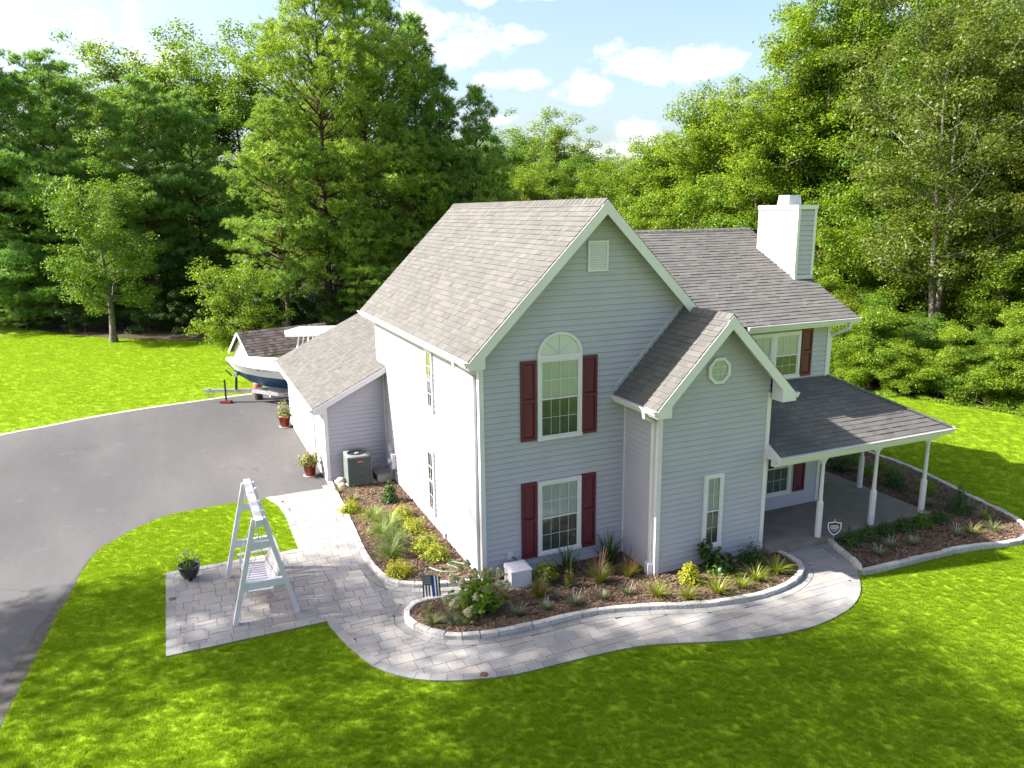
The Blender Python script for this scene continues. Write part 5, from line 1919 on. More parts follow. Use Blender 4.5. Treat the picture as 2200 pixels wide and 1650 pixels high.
def p_gold(k):
    return [('foliage', 'gold%d' % k, lambda: mound_leaves(100+k, 1500, 0.34, 0.34, 0.062, 0.38, 0.03, 0.9, 0.5, 0.3), 'gold'),
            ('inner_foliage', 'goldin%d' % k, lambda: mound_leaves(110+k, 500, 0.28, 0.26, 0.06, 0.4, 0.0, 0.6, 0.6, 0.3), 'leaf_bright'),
            ('stem', 'goldst%d' % k, lambda: stems(120+k, 9, 0.26, 0.006, 0.22), 'twig')]


def p_lirio(k):
    return [('blade', 'lirio%d' % k, lambda: blades(130+k, 240, 0.46, 0.011, 0.38, 1.5, 0.06), 'lilyturf'),
            ('pale_blade', 'liriob%d' % k, lambda: blades(140+k, 150, 0.44, 0.011, 0.42, 1.5, 0.06), 'lily')]


def p_lily(k):
    return [('blade', 'lily%d' % k, lambda: blades(150+k, 70, 0.48, 0.018, 0.35, 1.35, 0.05), 'lily'),
            ('pale_blade', 'lilyb%d' % k, lambda: blades(160+k, 18, 0.42, 0.014, 0.5, 1.3, 0.05), 'straw'),
            ('flower_stalk', 'lilys%d' % k, lambda: stems(165+k, 3, 0.5, 0.005, 0.14), 'straw')]


def p_fountain(k):
    return [('blade', 'fount%d' % k, lambda: blades(170+k, 260, 0.44, 0.007, 0.28, 0.8, 0.06), 'straw'),
            ('green_blade', 'fountg%d' % k, lambda: blades(180+k, 160, 0.36, 0.008, 0.32, 0.8, 0.06), 'lily'),
            ('plume', 'fountp%d' % k, lambda: blades(190+k, 34, 0.66, 0.007, 0.18, 0.25, 0.05, tip=0.9), 'plume')]


def p_variegated(k):
    return [('blade', 'vari%d' % k, lambda: blades(200+k, 80, 0.34, 0.015, 0.55, 1.1, 0.04), 'variegated')]


def p_lavender(k):
    return [('foliage', 'lav%d' % k, lambda: blades(210+k, 240, 0.19, 0.006, 0.5, 0.5, 0.05, seg=2), 'grey_green'),
            ('flower', 'lavf%d' % k, lambda: blades(220+k, 14, 0.26, 0.006, 0.35, 0.2, 0.04, seg=2, tip=1.0), 'petal')]


def p_shrub(k, mt='leaf_dark', rx=0.3, rz=0.36, n=900, leaf=0.06, asp=0.5, cone=0.0, key=None):
    key = key or 'shrub%s%d' % (mt, k)
    return [('foliage', key, lambda: mound_leaves(230+k, n, rx, rz, leaf, asp, 0.05, 0.7, 0.5, 0.3, cone), mt),
            ('stem', key+'s', lambda: stems(240+k, 8, rz*0.8, 0.007, rx*0.6), 'twig')]


# ---- side bed
GS = 'gold shrubs in the side bed'
for i, (x_, y_, s_, lab) in enumerate((
        (-1.82, 5.30, 0.95, 'yellow spirea mound nearest the air conditioner in the side bed'),
        (-0.62, 4.30, 0.95, 'yellow spirea mound against the side wall below the dark upright shrub'),
        (-0.62, 3.30, 1.0, 'yellow spirea mound halfway along the side wall'),
        (-0.66, 2.10, 1.15, 'largest yellow-green spirea mound by the side wall above the hose'),
        (-0.58, 1.55, 1.0, 'green-gold spirea mound by the side wall closest to the hose'),
        (-1.60, 1.10, 1.0, 'yellow spirea mound at the rounded end of the side bed'))):
    plant('spirea_shrub', (x_, y_), lab, 'shrub', p_gold(i % 3), GS, s_)
for i, (x_, y_, s_, lab) in enumerate((
        (-1.36, 4.45, 1.0, 'topmost green striped grass clump in the side bed'),
        (-1.12, 3.75, 1.1, 'second green striped grass clump from the top of the side bed'),
        (-1.42, 3.35, 1.0, 'middle green striped grass clump in the side bed'),
        (-1.32, 2.70, 1.1, 'fourth green striped grass clump from the top of the side bed'),
        (-1.52, 2.10, 1.0, 'lowest green striped grass clump in the side bed, above the gold mound'))):
    plant('lilyturf', (x_, y_), lab, 'grass clump', p_lirio(i % 2), 'grass clumps in the side bed', s_*1.12)
plant('holly_shrub', (-0.62, 5.55), 'dark green upright shrub at the side wall near the meter', 'shrub', p_shrub(1, 'leaf_dark', 0.27, 0.58, 800, 0.10, 0.42, 0.55, 'upright'), None, 1.0)
for x_, y_, s_, lab in ((-1.80, 6.95, 0.85, 'pale dried grass tuft in the bed corner by the stones'), (-1.55, 6.10, 0.9, 'pale straw grass tuft behind the nearest gold mound')):
    plant('dry_tuft', (x_, y_), lab, 'grass clump', [('blade', 'dry', lambda: blades(300, 90, 0.36, 0.012, 0.5, 0.9, 0.05), 'variegated')], None, s_)
plant('seedling', (-1.02, 6.4), 'thin straw seedling alone in the mulch before the air conditioner', 'plant', [('blade', 'seedl', lambda: blades(301, 16, 0.28, 0.007, 0.2, 0.5, 0.02), 'straw')])
for x_, y_, lab in ((-1.72, 4.7, 'first wispy straw tuft along the walk side of the side bed'), (-1.78, 3.6, 'second wispy straw tuft along the walk side of the side bed'), (-1.72, 2.6, 'third wispy straw tuft along the walk side of the side bed')):
    plant('dry_tuft', (x_, y_), lab, 'grass clump', [('blade', 'wisp', lambda: blades(302, 60, 0.24, 0.006, 0.6, 0.8, 0.08), 'straw')])

# ---- front bed
for i, (x_, y_, s_, lab) in enumerate((
        (0.78, -1.18, 1.0, 'purple-plumed fountain grass next to the white cabinet'),
        (2.26, -1.15, 1.1, 'purple-plumed fountain grass in the middle of the main gable bed'),
        (3.0, -1.18, 0.95, 'purple-plumed fountain grass by the white downspout'))):
    plant('fountain_grass', (x_, y_), lab, 'grass clump', p_fountain(i % 2), 'fountain grasses in the front bed', s_)
for i, (x_, y_, s_, lab) in enumerate(((1.85, -0.45, 1.15, 'dark green iris clump in the shade under the lower main window'), (2.95, -0.40, 1.3, 'tall dark iris clump in the corner of the two front walls'))):
    plant('iris_clump', (x_, y_), lab, 'plant', [('blade', 'iris', lambda: blades(310, 90, 0.55, 0.022, 0.3, 0.6, 0.08), 'leaf_dark')], None, s_)
plant('rounded_shrub', (1.22, -0.62, 0.10), 'bright green leafy shrub on thin stems below the main window', 'shrub', p_shrub(2, 'leaf_bright', 0.26, 0.30, 700, 0.085, 0.5, 0.0, 'leafball'))
plant('young_shrub', (1.60, -1.02), 'small red-tipped shrub between two fountain grasses', 'shrub',
      [('foliage', 'abelia', lambda: mound_leaves(311, 420, 0.14, 0.40, 0.05, 0.5, 0.03, 0.6, 0.6, 0.2), 'leaf_olive'), ('plume', 'abeliap', lambda: blades(312, 20, 0.62, 0.008, 0.25, 0.2, 0.04, tip=0.9), 'plume')])
for i, (x_, y_, s_, lab) in enumerate((
        (0.08, -1.62, 1.0, 'grey-green lavender tuft right of the hydrangea, in its shade'), (0.70, -1.68, 0.9, 'grey-green lavender tuft between the hydrangea and the fountain grass'),
        (1.32, -1.75, 1.05, 'lavender tuft with purple flowers, third from the hydrangea'), (1.96, -1.80, 0.95, 'pale lavender tuft, fourth from the hydrangea along the edging'), (2.55, -1.85, 0.95, 'lavender tuft just left of the first daylily'))):
    plant('lavender', (x_, y_), lab, 'plant', p_lavender(i % 2), 'lavender tufts along the front edging', s_*1.15)
for i, (x_, y_, s_, lab) in enumerate((
        (3.05, -2.22, 1.0, 'leftmost daylily clump along the front edging'), (3.58, -2.55, 0.9, 'second daylily clump from the left along the front edging'),
        (4.28, -2.62, 1.15, 'third daylily clump from the left, below the narrow window'), (4.88, -2.66, 0.85, 'fourth daylily clump from the left along the front edging'),
        (5.40, -2.52, 1.05, 'fifth daylily clump from the left along the front edging'), (6.02, -2.45, 1.1, 'rightmost daylily clump at the bend of the front edging'))):
    plant('daylily', (x_, y_), lab, 'plant', p_lily(i % 3), 'daylilies along the front edging', s_)
plant('variegated_shrub', (4.05, -1.95), 'yellow-edged rounded shrub left of the narrow window', 'shrub',
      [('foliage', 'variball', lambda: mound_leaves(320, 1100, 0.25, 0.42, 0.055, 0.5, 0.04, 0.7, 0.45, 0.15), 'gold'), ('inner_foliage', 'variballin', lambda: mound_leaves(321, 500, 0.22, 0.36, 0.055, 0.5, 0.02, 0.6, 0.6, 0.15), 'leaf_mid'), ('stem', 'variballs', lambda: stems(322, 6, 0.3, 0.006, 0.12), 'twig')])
plant('oakleaf_shrub', (5.02, -1.78), 'broad-leaved dark green shrub right under the narrow window', 'shrub',
      [('foliage', 'oakleaf', lambda: mound_leaves(323, 520, 0.34, 0.40, 0.14, 0.75, 0.05, 0.7, 0.5, 0.45), 'leaf_dark'), ('stem', 'oakleafs', lambda: stems(324, 7, 0.4, 0.008, 0.22), 'twig')])
plant('oakleaf_shrub', (4.72, -1.60, 0.12), 'taller dark leafy sprig left behind the broad-leaved shrub', 'shrub',
      [('foliage', 'oakleafb', lambda: mound_leaves(325, 160, 0.17, 0.36, 0.13, 0.7, 0.2, 0.7, 0.6, 0.4), 'leaf_dark'), ('stem', 'oakleafbs', lambda: stems(326, 4, 0.45, 0.008, 0.1), 'twig')])
plant('boxwood_shrub', (5.95, -1.75), 'round dark green boxwood at the right corner of the small gable', 'shrub', p_shrub(3, 'leaf_dark', 0.34, 0.46, 1500, 0.05, 0.5, 0.0, 'boxw'))
plant('variegated_grass', (-1.58, -1.28), 'cream-striped grass tuft at the left tip of the front bed', 'grass clump', p_variegated(0), None, 1.05)
plant('variegated_grass', (-1.20, -1.36), 'green striped grass tuft between the bed tip and the hydrangea', 'grass clump', [('blade', 'variB', lambda: blades(330, 80, 0.34, 0.016, 0.5, 1.1, 0.04), 'grey_green')], None, 1.0)
plant('dry_tuft', (-1.52, -0.75), 'thin straw tuft behind the cream-striped grass by the flag', 'grass clump', [('blade', 'wispC', lambda: blades(331, 36, 0.32, 0.009, 0.4, 0.6, 0.03), 'variegated')])

# ---- hydrangea: stems, broad leaves, cream flower heads
hyd = plant('hydrangea', (-0.55, -1.05), 'large hydrangea with cream flower heads at the house corner', 'shrub',
            [('foliage', 'hyd', lambda: mound_leaves(340, 760, 0.50, 0.62, 0.13, 0.6, 0.08, 0.6, 0.5, 0.5), 'leaf_bright'),
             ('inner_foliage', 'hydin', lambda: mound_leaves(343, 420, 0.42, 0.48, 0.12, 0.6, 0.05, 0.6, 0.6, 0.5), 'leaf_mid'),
             ('stem', 'hydst', lambda: stems(341, 16, 0.78, 0.009, 0.46), 'leaf_bright')], None, 1.0, 0.0)


def bloom_mesh(seed):
    return mound_leaves(seed, 260, 0.075, 0.13, 0.030, 0.9, -0.02, 0.3, 0.25, 0.1, 0.45)


hr_ = random.Random(9)
spots = [(-0.42, 0.30, 0.60), (-0.22, 0.42, 0.74), (-0.02, 0.50, 0.76), (0.10, 0.40, 0.60), (0.40, 0.24, 0.58), (0.56, 0.10, 0.60), (0.45, -0.02, 0.44), (0.30, -0.06, 0.40), (0.62, -0.12, 0.40), (0.10, -0.22, 0.50),
         (-0.48, -0.20, 0.42), (-0.62, -0.28, 0.36), (-0.66, 0.02, 0.32), (-0.40, -0.50, 0.26), (0.0, 0.12, 0.66), (0.22, 0.18, 0.62), (-0.16, -0.34, 0.44), (0.52, 0.30, 0.42), (-0.3, 0.05, 0.58)]
for i, (x_, y_, z_) in enumerate(spots):
    me = shared('bloom%d' % (i % 4), lambda: bloom_mesh(350+i % 4))
    if not me.materials:
        me.materials.append(M['bloom'])
    o = bpy.data.objects.new('flower_head', me)
    COL.objects.link(o)
    o.parent = hyd
    o.location = (x_, y_, z_)
    o.rotation_euler = (y_*-0.5+hr_.uniform(-.3, .3), x_*0.6+hr_.uniform(-.3, .3), hr_.uniform(0, 6))
    s_ = hr_.uniform(0.95, 1.4)
    o.scale = (s_, s_, s_)

# ---- porch bed
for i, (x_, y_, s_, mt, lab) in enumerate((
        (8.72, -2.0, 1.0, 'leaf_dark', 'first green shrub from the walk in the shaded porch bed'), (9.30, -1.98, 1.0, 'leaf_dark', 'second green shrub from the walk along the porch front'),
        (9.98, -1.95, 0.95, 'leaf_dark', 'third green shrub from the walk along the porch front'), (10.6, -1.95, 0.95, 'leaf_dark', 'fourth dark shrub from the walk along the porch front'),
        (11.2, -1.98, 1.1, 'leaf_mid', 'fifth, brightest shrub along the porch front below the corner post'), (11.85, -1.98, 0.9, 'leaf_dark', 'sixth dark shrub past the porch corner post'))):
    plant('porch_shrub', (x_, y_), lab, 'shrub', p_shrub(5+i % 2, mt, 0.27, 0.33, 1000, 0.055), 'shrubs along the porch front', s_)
plant('dwarf_spruce', (12.86, -1.75), 'dark cone-shaped dwarf evergreen at the end of the porch bed', 'shrub',
      [('foliage', 'spruce', lambda: mound_leaves(360, 2200, 0.36, 0.78, 0.06, 0.28, 0.04, 0.5, 0.4, 0.2, 0.75), 'leaf_dark'), ('stem', 'spruces', lambda: stems(361, 2, 0.6, 0.015, 0.03), 'twig')])
for i, (x_, y_, s_, lab) in enumerate((
        (11.9, -2.85, 1.15, 'left sunlit cream-striped grass at the tip of the porch bed'), (12.55, -2.95, 1.15, 'right sunlit cream-striped grass at the tip of the porch bed'),
        (12.55, -1.05, 1.0, 'striped grass in shade behind the porch corner post'), (13.35, -1.75, 1.0, 'striped grass in shade right of the dwarf evergreen'), (13.1, -2.3, 1.1, 'striped grass half in shade above the sunlit pair'))):
    plant('variegated_grass', (x_, y_), lab, 'grass clump', p_variegated(1), 'striped grasses in the porch bed', s_)
for i, (x_, y_, lab) in enumerate(((11.5, -2.75, 'lavender tuft at the shadow edge of the porch bed'), (10.05, -2.68, 'lavender tuft in the middle of the porch bed'), (9.45, -2.55, 'lavender tuft second from the walk in the porch bed'), (8.86, -2.75, 'lavender tuft nearest the walk in the porch bed'))):
    plant('lavender', (x_, y_), lab, 'plant', p_lavender(i % 2), 'lavender tufts in the porch bed', 1.2)
for i, (x_, y_, s_, mt, lab) in enumerate((
        (13.3, -0.45, 0.9, 'leaf_bright', 'low bright green mound nearest the dwarf evergreen beyond the porch'), (13.75, -0.1, 0.8, 'leaf_bright', 'low bright green mound by the edging beyond the corner post'),
        (13.0, 0.35, 1.1, 'leaf_dark', 'dark feathery shrub seen right of the corner post'), (13.6, 0.9, 1.1, 'leaf_mid', 'green shrub behind the corner post by the far edging'),
        (13.15, 1.5, 0.9, 'leaf_bright', 'bright low plant seen between the middle and corner posts'), (14.0, 1.7, 0.8, 'leaf_bright', 'bright low plant by the far edging between the posts'),
        (12.8, 2.1, 1.2, 'leaf_dark', 'dark shrub seen right of the middle post'), (13.6, 2.5, 1.1, 'leaf_mid', 'green shrub by the far edging past the middle post'),
        (12.75, 3.2, 1.3, 'leaf_dark', 'dark shrub at the back end of the porch slab'), (13.6, 3.8, 1.2, 'leaf_dark', 'dark shrub at the far end of the porch bed'))):
    plant('bed_shrub', (x_, y_), lab, 'shrub', p_shrub(8+i % 2, mt, 0.32, 0.34, 900, 0.06), 'shrubs in the bed beyond the porch', s_)

# ------------------------------------------------------------------ potted plants
def red_pot(loc, label, sc):
    e_ = empty('potted_plant', loc, 0.3, sc)
    tag(e_, label, 'potted plant')
    MB().lathe([(0.0, 0.02), (0.15, 0.02), (0.21, 0.38), (0.235, 0.38), (0.235, 0.44), (0.205, 0.44), (0.20, 0.40), (0.0, 0.39)], 22).build('pot', M['terracotta'], e_, True)
    MB().lathe([(0.0, 0.0), (0.19, 0.0), (0.22, 0.03), (0.21, 0.035), (0.17, 0.018), (0.0, 0.018)], 22).build('saucer', M['saucer'], e_)
    MB().lathe([(0.0, 0.41), (0.2, 0.405)], 16).build('soil', M['soil'], e_)
    return e_


p1 = red_pot((-2.26, 9.02, G), 'red pot of yellow-green foliage at the garage corner', 1.0)
for pn, key, fn, mt in (('foliage', 'pota', lambda: mound_leaves(370, 800, 0.36, 0.34, 0.075, 0.5, 0.42, 0.6, 0.5, 0.35), 'straw'), ('pale_foliage', 'potb', lambda: mound_leaves(371, 500, 0.40, 0.36, 0.07, 0.45, 0.42, 0.6, 0.45, 0.35), 'variegated')):
    me = shared(key, fn)
    link(pn, me, M[mt], p1)
for (x_, y_, z_) in ((0.18, -0.15, 0.74), (-0.08, -0.05, 0.80), (0.24, 0.05, 0.66)):
    o = MB().lathe([(0.0, 0.03), (0.03, 0.025), (0.045, 0.0), (0.03, -0.02)], 8, (x_, y_, z_)).build('flower', M['orange_petal'], p1)
p2 = red_pot((-2.2, 15.2, G), 'red pot of pale foliage beyond the garage door', 1.05)
link('foliage', shared('potc', lambda: mound_leaves(372, 700, 0.28, 0.50, 0.09, 0.4, 0.42, 0.5, 0.55, 0.35)), M['variegated'], p2)

p3 = empty('potted_plant', (-5.92, 3.02, PT), 0.0, 1.0)
tag(p3, 'dark glazed pot with sparse purple flowers on the patio corner', 'potted plant')
MB().lathe([(0.0, 0.05), (0.13, 0.05), (0.20, 0.16), (0.235, 0.32), (0.235, 0.36), (0.215, 0.36), (0.20, 0.33), (0.0, 0.32)], 24).build('pot', M['black_pot'], p3, True)
for i in range(3):
    a = i*2*PI/3+0.5
    MB().lathe([(0.0, 0.055), (0.03, 0.055), (0.035, 0.0), (0.0, 0.0)], 10, (0.11*math.cos(a), 0.11*math.sin(a), 0)).build('pot_foot', M['black_pot'], p3)
MB().lathe([(0.0, 0.335), (0.2, 0.33)], 16).build('soil', M['soil'], p3)
link('foliage', shared('potd', lambda: mound_leaves(373, 170, 0.26, 0.30, 0.055, 0.45, 0.36, 0.6, 0.6, 0.5)), M['leaf_mid'], p3)
link('stem', shared('potds', lambda: stems(374, 9, 0.36, 0.004, 0.26, 0.33)), M['twig'], p3)
for i in range(11):
    a, r_ = random.uniform(0, 6.28), random.uniform(0.03, 0.28)
    me = shared('petal%d' % (i % 3), lambda: mound_leaves(376+i % 3, 16, 0.035, 0.03, 0.035, 0.7, 0, 0.6, 0.5, 0.2))
    if not me.materials:
        me.materials.append(M['petal'])
    o = bpy.data.objects.new('flower', me)
    COL.objects.link(o)
    o.parent = p3
    o.location = (r_*math.cos(a), r_*math.sin(a), 0.42+random.uniform(0, 0.26))


# ------------------------------------------------------------------ trees
def cat_tubes(T, n=6):
    Vs, Fs, k = [], [], 0
    for (P, R, n_) in T:
        V, F = tube_np(P, R, n_)
        Vs.append(V)
        Fs.append(np.array(F)+k)
        k += len(V)
    return np.concatenate(Vs), np.concatenate(Fs)


def broadleaf(seed, H, R, zb, nl=18, nsub=5, per=130, leaf=0.17, asp=0.6, r0=0.24, stems_=((0, 0),), fork=0.0, clump=0.85, sprawl=0.0, fill=40):
    """trunk(s) with limbs and sub-branches; leaves in clumps at the twig ends"""
    r = np.random.default_rng(seed)
    T = []
    clumps = []
    for (lx, ly) in stems_:
        m_ = 12
        t = np.linspace(0, 1, m_)
        wob = np.cumsum(r.normal(0, 0.10, (m_, 2)), 0)*t[:, None]
        P = np.stack([wob[:, 0]+lx*t, wob[:, 1]+ly*t, H*0.86*t], 1)
        if fork:
            kf = np.clip((P[:, 2]-fork)/(H*0.86-fork), 0, 1)
            P[:, 0] = wob[:, 0]+lx*kf**0.8+np.sign(lx)*0.08*(P[:, 2] < fork)
            P[:, 1] = wob[:, 1]+ly*kf**0.8
        rad = r0*(1-t*0.93)**0.9
        rad[0] *= 1.35
        T.append((P, rad, 9))
        n_l = int(nl/len(stems_)+0.5)
        for i in range(n_l):
            f = (i+r.uniform(0.1, 0.9))/n_l
            z = zb*0.85+(H*0.84-zb*0.85)*f
            k = np.interp(z, P[:, 2], np.arange(m_))
            p0 = np.array([np.interp(k, np.arange(m_), P[:, j]) for j in range(3)])
            az_ = i*2.399+r.normal(0, 0.35)
            ff = (z-zb)/(H-zb)
            env = R*np.sqrt(np.clip(1-((ff-0.36)/0.68)**2, 0.06, 1))
            elv = math.radians(8+52*ff+r.normal(0, 9)-sprawl)
            Ln = env*r.uniform(0.72, 1.08)/max(0.45, math.cos(elv))*0.9
            d = np.array([math.cos(az_)*math.cos(elv), math.sin(az_)*math.cos(elv), math.sin(elv)])
            q = [p0]
            dd = d.copy()
            for s_ in range(5):
                dd = dd+r.normal(0, 0.12, 3)+np.array([0, 0, 0.07])
                dd /= np.linalg.norm(dd)
                q.append(q[-1]+dd*Ln/5)
            q = np.array(q)
            rb = max(0.03, np.interp(z, P[:, 2], rad)*0.5)
            T.append((q, np.linspace(rb, 0.018, 6), 6))
            for j in range(nsub):
                s_ = r.uniform(0.30, 1.0)
                p1 = np.array([np.interp(s_*5, np.arange(6), q[:, a]) for a in range(3)])
                d2 = unit(dd*0.5+unit(r.normal(size=3))*0.9+np.array([0, 0, 0.25]))
                L2 = Ln*r.uniform(0.18, 0.42)
                q2 = np.array([p1, p1+d2*L2*0.5+r.normal(0, 0.06, 3), p1+d2*L2+np.array([0, 0, 0.08*L2])])
                T.append((q2, np.array([rb*0.4, rb*0.25, 0.01]), 4))
                clumps.append((q2[2], clump*r.uniform(0.65, 1.15)))
                if r.random() < 0.6:
                    clumps.append((q2[1], clump*r.uniform(0.5, 0.9)))
            clumps.append((q[-1], clump*r.uniform(0.7, 1.1)))
        for i in range(max(4, fill//8)):
            clumps.append((P[-1]+r.normal(0, [R*0.22, R*0.22, H*0.05]), clump*r.uniform(0.6, 1.0)))
    for i in range(fill):      # short growth filling the crown
        a, rr, f = r.uniform(0, 6.28), math.sqrt(r.random())*0.8, r.random()
        env = R*math.sqrt(max(0.05, 1-((f-0.36)/0.68)**2))
        clumps.append((np.array([math.cos(a)*rr*env+sum(s[0] for s in stems_)/len(stems_)*f, math.sin(a)*rr*env+sum(s[1] for s in stems_)/len(stems_)*f, zb+(H-zb)*f*0.95]), clump*r.uniform(0.6, 1.0)))
    C = np.array([c for c, _ in clumps])
    S = np.array([s for _, s in clumps])
    cnt = np.maximum(8, (per*(S/clump)**2).astype(int))
    idx = np.repeat(np.arange(len(C)), cnt)
    n = len(idx)
    d = unit(r.normal(size=(n, 3)))
    u = r.random(n)**0.42
    c = C[idx]+d*(u*S[idx])[:, None]*np.array([1, 1, 0.62])
    c[:, 2] = np.maximum(c[:, 2], 0.15)
    nr = unit(d*0.55+np.array([0, 0, 0.75])+r.normal(size=(n, 3))*0.5)
    L = leaf*r.uniform(0.65, 1.3, n)
    return cat_tubes(T), leaf_cloud(c, nr, L, L*asp, r)


def needle_tufts(c, ax, r, nn, ln, wd):
    """a burst of thin needles at every c round axis ax"""
    n = len(c)
    d = unit(ax[:, None, :]*0.75+unit(r.normal(size=(n, nn, 3))))
    s_ = unit(np.cross(d, unit(r.normal(size=(n, nn, 3)))))
    L = ln*r.uniform(0.7, 1.15, (n, nn, 1))
    b = np.broadcast_to(c[:, None, :], d.shape)
    V = np.stack([b-s_*wd*0.5, b+s_*wd*0.5, b+d*L+s_*wd*0.25, b+d*L-s_*wd*0.25], 2).reshape(-1, 3)
    return V, np.arange(len(V)).reshape(-1, 4)


def pine(seed, H, R, zb, whorl=0.62, per=6, nt_=9, nn=18, ln=0.26, wd=0.030, flat=False, r0=0.22, top=1.0, tw=0.5, cl=1.0, rnd=0.0):
    r = np.random.default_rng(seed)
    T = []
    m_ = 12
    t = np.linspace(0, 1, m_)
    wob = np.cumsum(r.normal(0, 0.05, (m_, 2)), 0)*t[:, None]
    P = np.stack([wob[:, 0], wob[:, 1], H*t], 1)
    T.append((P, r0*(1-t*0.95), 9))
    C, A = [], []
    z = zb
    while z < H*0.985:
        f = (z-zb)/(H-zb)
        prof = min(1.0, (1-f)**(0.75-0.3*rnd)*1.15+0.03)*(0.72+0.28*min(1, f*5))*top*(1+rnd*0.22*math.sin(f*17+seed))
        k = per+int(r.integers(-1, 2))
        a0 = r.uniform(0, 6.28)
        for i in range(k):
            a = a0+i*2*PI/k+r.normal(0, 0.2)
            L = R*prof*r.uniform(0.62-0.25*rnd, 1.12+0.05*rnd)
            if L < 0.25:
                L = 0.25
            e0 = (0.05 if flat else 0.18)+0.55*f
            p0 = np.array([np.interp(z, P[:, 2], P[:, 0]), np.interp(z, P[:, 2], P[:, 1]), z+r.normal(0, 0.12)])
            q = [p0]
            for s_ in range(4):
                e = e0+(0.12*s_ if not flat else 0.05*s_)+r.normal(0, 0.07)
                q.append(q[-1]+np.array([math.cos(a)*math.cos(e), math.sin(a)*math.cos(e), math.sin(e)])*L/4)
                a += r.normal(0, 0.08)
            q = np.array(q)
            T.append((q, np.linspace(max(0.015, 0.05*L/4+0.02), 0.01, 5), 5))
            n2 = max(2, int(nt_*L/R*1.5))
            out = unit(q[-1]-q[0])
            for j in range(n2):
                s_ = r.uniform(0.35, 1.0)**0.8
                pb = np.array([np.interp(s_*4, np.arange(5), q[:, x]) for x in range(3)])
                sd_ = unit(np.cross(out, [0, 0, 1.0]))*r.choice([-1, 1])
                w = r.uniform(0.1, 1.0)*tw*L*(1.15-s_)+0.08
                tip = pb+sd_*w+out*w*0.6+np.array([0, 0, (0.10 if flat else 0.34)*w+r.normal(0, 0.05)])
                T.append((np.array([pb, (pb+tip)/2+r.normal(0, 0.04, 3), tip]), np.array([0.014, 0.011, 0.006]), 3))
                for g in range(5 if flat else 8):
                    C.append(tip+r.normal(0, 1, 3)*np.array([0.19, 0.19, 0.07 if flat else 0.14])*cl)
                    A.append(unit(out*0.45+sd_*0.3+np.array([0, 0, 0.75])+r.normal(0, 0.35, 3)))
            for g in range(4):
                C.append(q[-1]+r.normal(0, 1, 3)*np.array([0.18, 0.18, 0.07 if flat else 0.13])*cl)
                A.append(unit(out*0.6+np.array([0, 0, 0.6])+r.normal(0, 0.3, 3)))
        z += whorl*r.uniform(0.75, 1.25)
    C.append(P[-1])
    A.append(np.array([0, 0, 1.0]))
    return cat_tubes(T), needle_tufts(np.array(C), np.array(A), r, nn, ln, wd)


PROTO = {}
PTOP = {}


def proto(key, builder, bark, leaf):
    (tv, tf), (lv, lf) = builder
    t_ = fmesh(key+'_trunk', tv, tf)
    t_.materials.append(M[bark])
    t_.shade_smooth()
    c_ = fmesh(key+'_crown', lv, lf)
    c_.materials.append(M[leaf])
    PROTO[key] = (t_, c_)
    PTOP[key] = float(np.percentile(np.asarray(lv)[:, 2], 99.7))


proto('oak', broadleaf(1, 20, 5.2, 3.5, 26, 5, 180, 0.20, clump=1.1, fill=110), 'bark_brown', 'leaf_mid')
proto('maple', broadleaf(2, 18, 5.0, 2.5, 26, 5, 190, 0.20, clump=1.05, fill=100), 'bark_brown', 'leaf_bright')
proto('ash', broadleaf(3, 21, 4.6, 5.0, 22, 6, 130, 0.18, clump=0.95, r0=0.26), 'bark_pale', 'leaf_mid')
proto('locust', broadleaf(4, 20, 6.0, 5.0, 30, 6, 210, 0.18, 0.5, 0.23, ((1.2, -0.6), (-1.9, 0.7)), 1.9, clump=1.0, fill=170), 'bark_pale', 'leaf_olive')
proto('poplar', broadleaf(5, 24, 4.8, 4.0, 30, 5, 190, 0.20, clump=1.05, r0=0.28, fill=100), 'bark_pale', 'leaf_bright')
proto('understory', broadleaf(6, 7.5, 3.4, 0.6, 18, 5, 190, 0.135, clump=0.75, r0=0.10, fill=30), 'bark_brown', 'leaf_bright')
proto('thicket', broadleaf(7, 3.6, 2.1, 0.15, 14, 5, 230, 0.11, clump=0.6, r0=0.06, fill=30, sprawl=10), 'bark_brown', 'leaf_mid')
proto('sassafras', broadleaf(8, 12.5, 4.8, 3.0, 24, 6, 170, 0.17, clump=0.95, r0=0.30, fill=60), 'bark_pale', 'leaf_mid')
proto('mulberry', broadleaf(9, 5.6, 3.0, 0.8, 22, 6, 95, 0.13, clump=0.6, r0=0.14, fill=34, sprawl=14), 'bark_brown', 'leaf_bright')
proto('tall_shade', broadleaf(31, 28, 5.0, 16.0, 9, 2, 420, 0.26, clump=2.1, r0=0.12, fill=4), 'bark_brown', 'leaf_mid')
proto('lofty_shade', broadleaf(32, 25.5, 3.5, 18.0, 10, 2, 170, 0.24, clump=1.4, r0=0.11, fill=4), 'bark_brown', 'leaf_mid')
proto('pine', pine(11, 23, 5.6, 4.0, 0.80, 5, 7, 16, 0.30, 0.038, r0=0.24, tw=0.62, cl=1.25, rnd=1.0), 'bark_brown', 'needle')
proto('slim_pine', pine(12, 19, 3.5, 3.0, 0.72, 5, 5, 12, 0.30, 0.036, r0=0.18, rnd=0.6), 'bark_brown', 'needle_blue')
proto('white_pine', pine(13, 20, 5.2, 1.0, 0.72, 6, 13, 12, 0.32, 0.042, True, r0=0.22, cl=1.3, rnd=0.8), 'bark_brown', 'needle_blue')


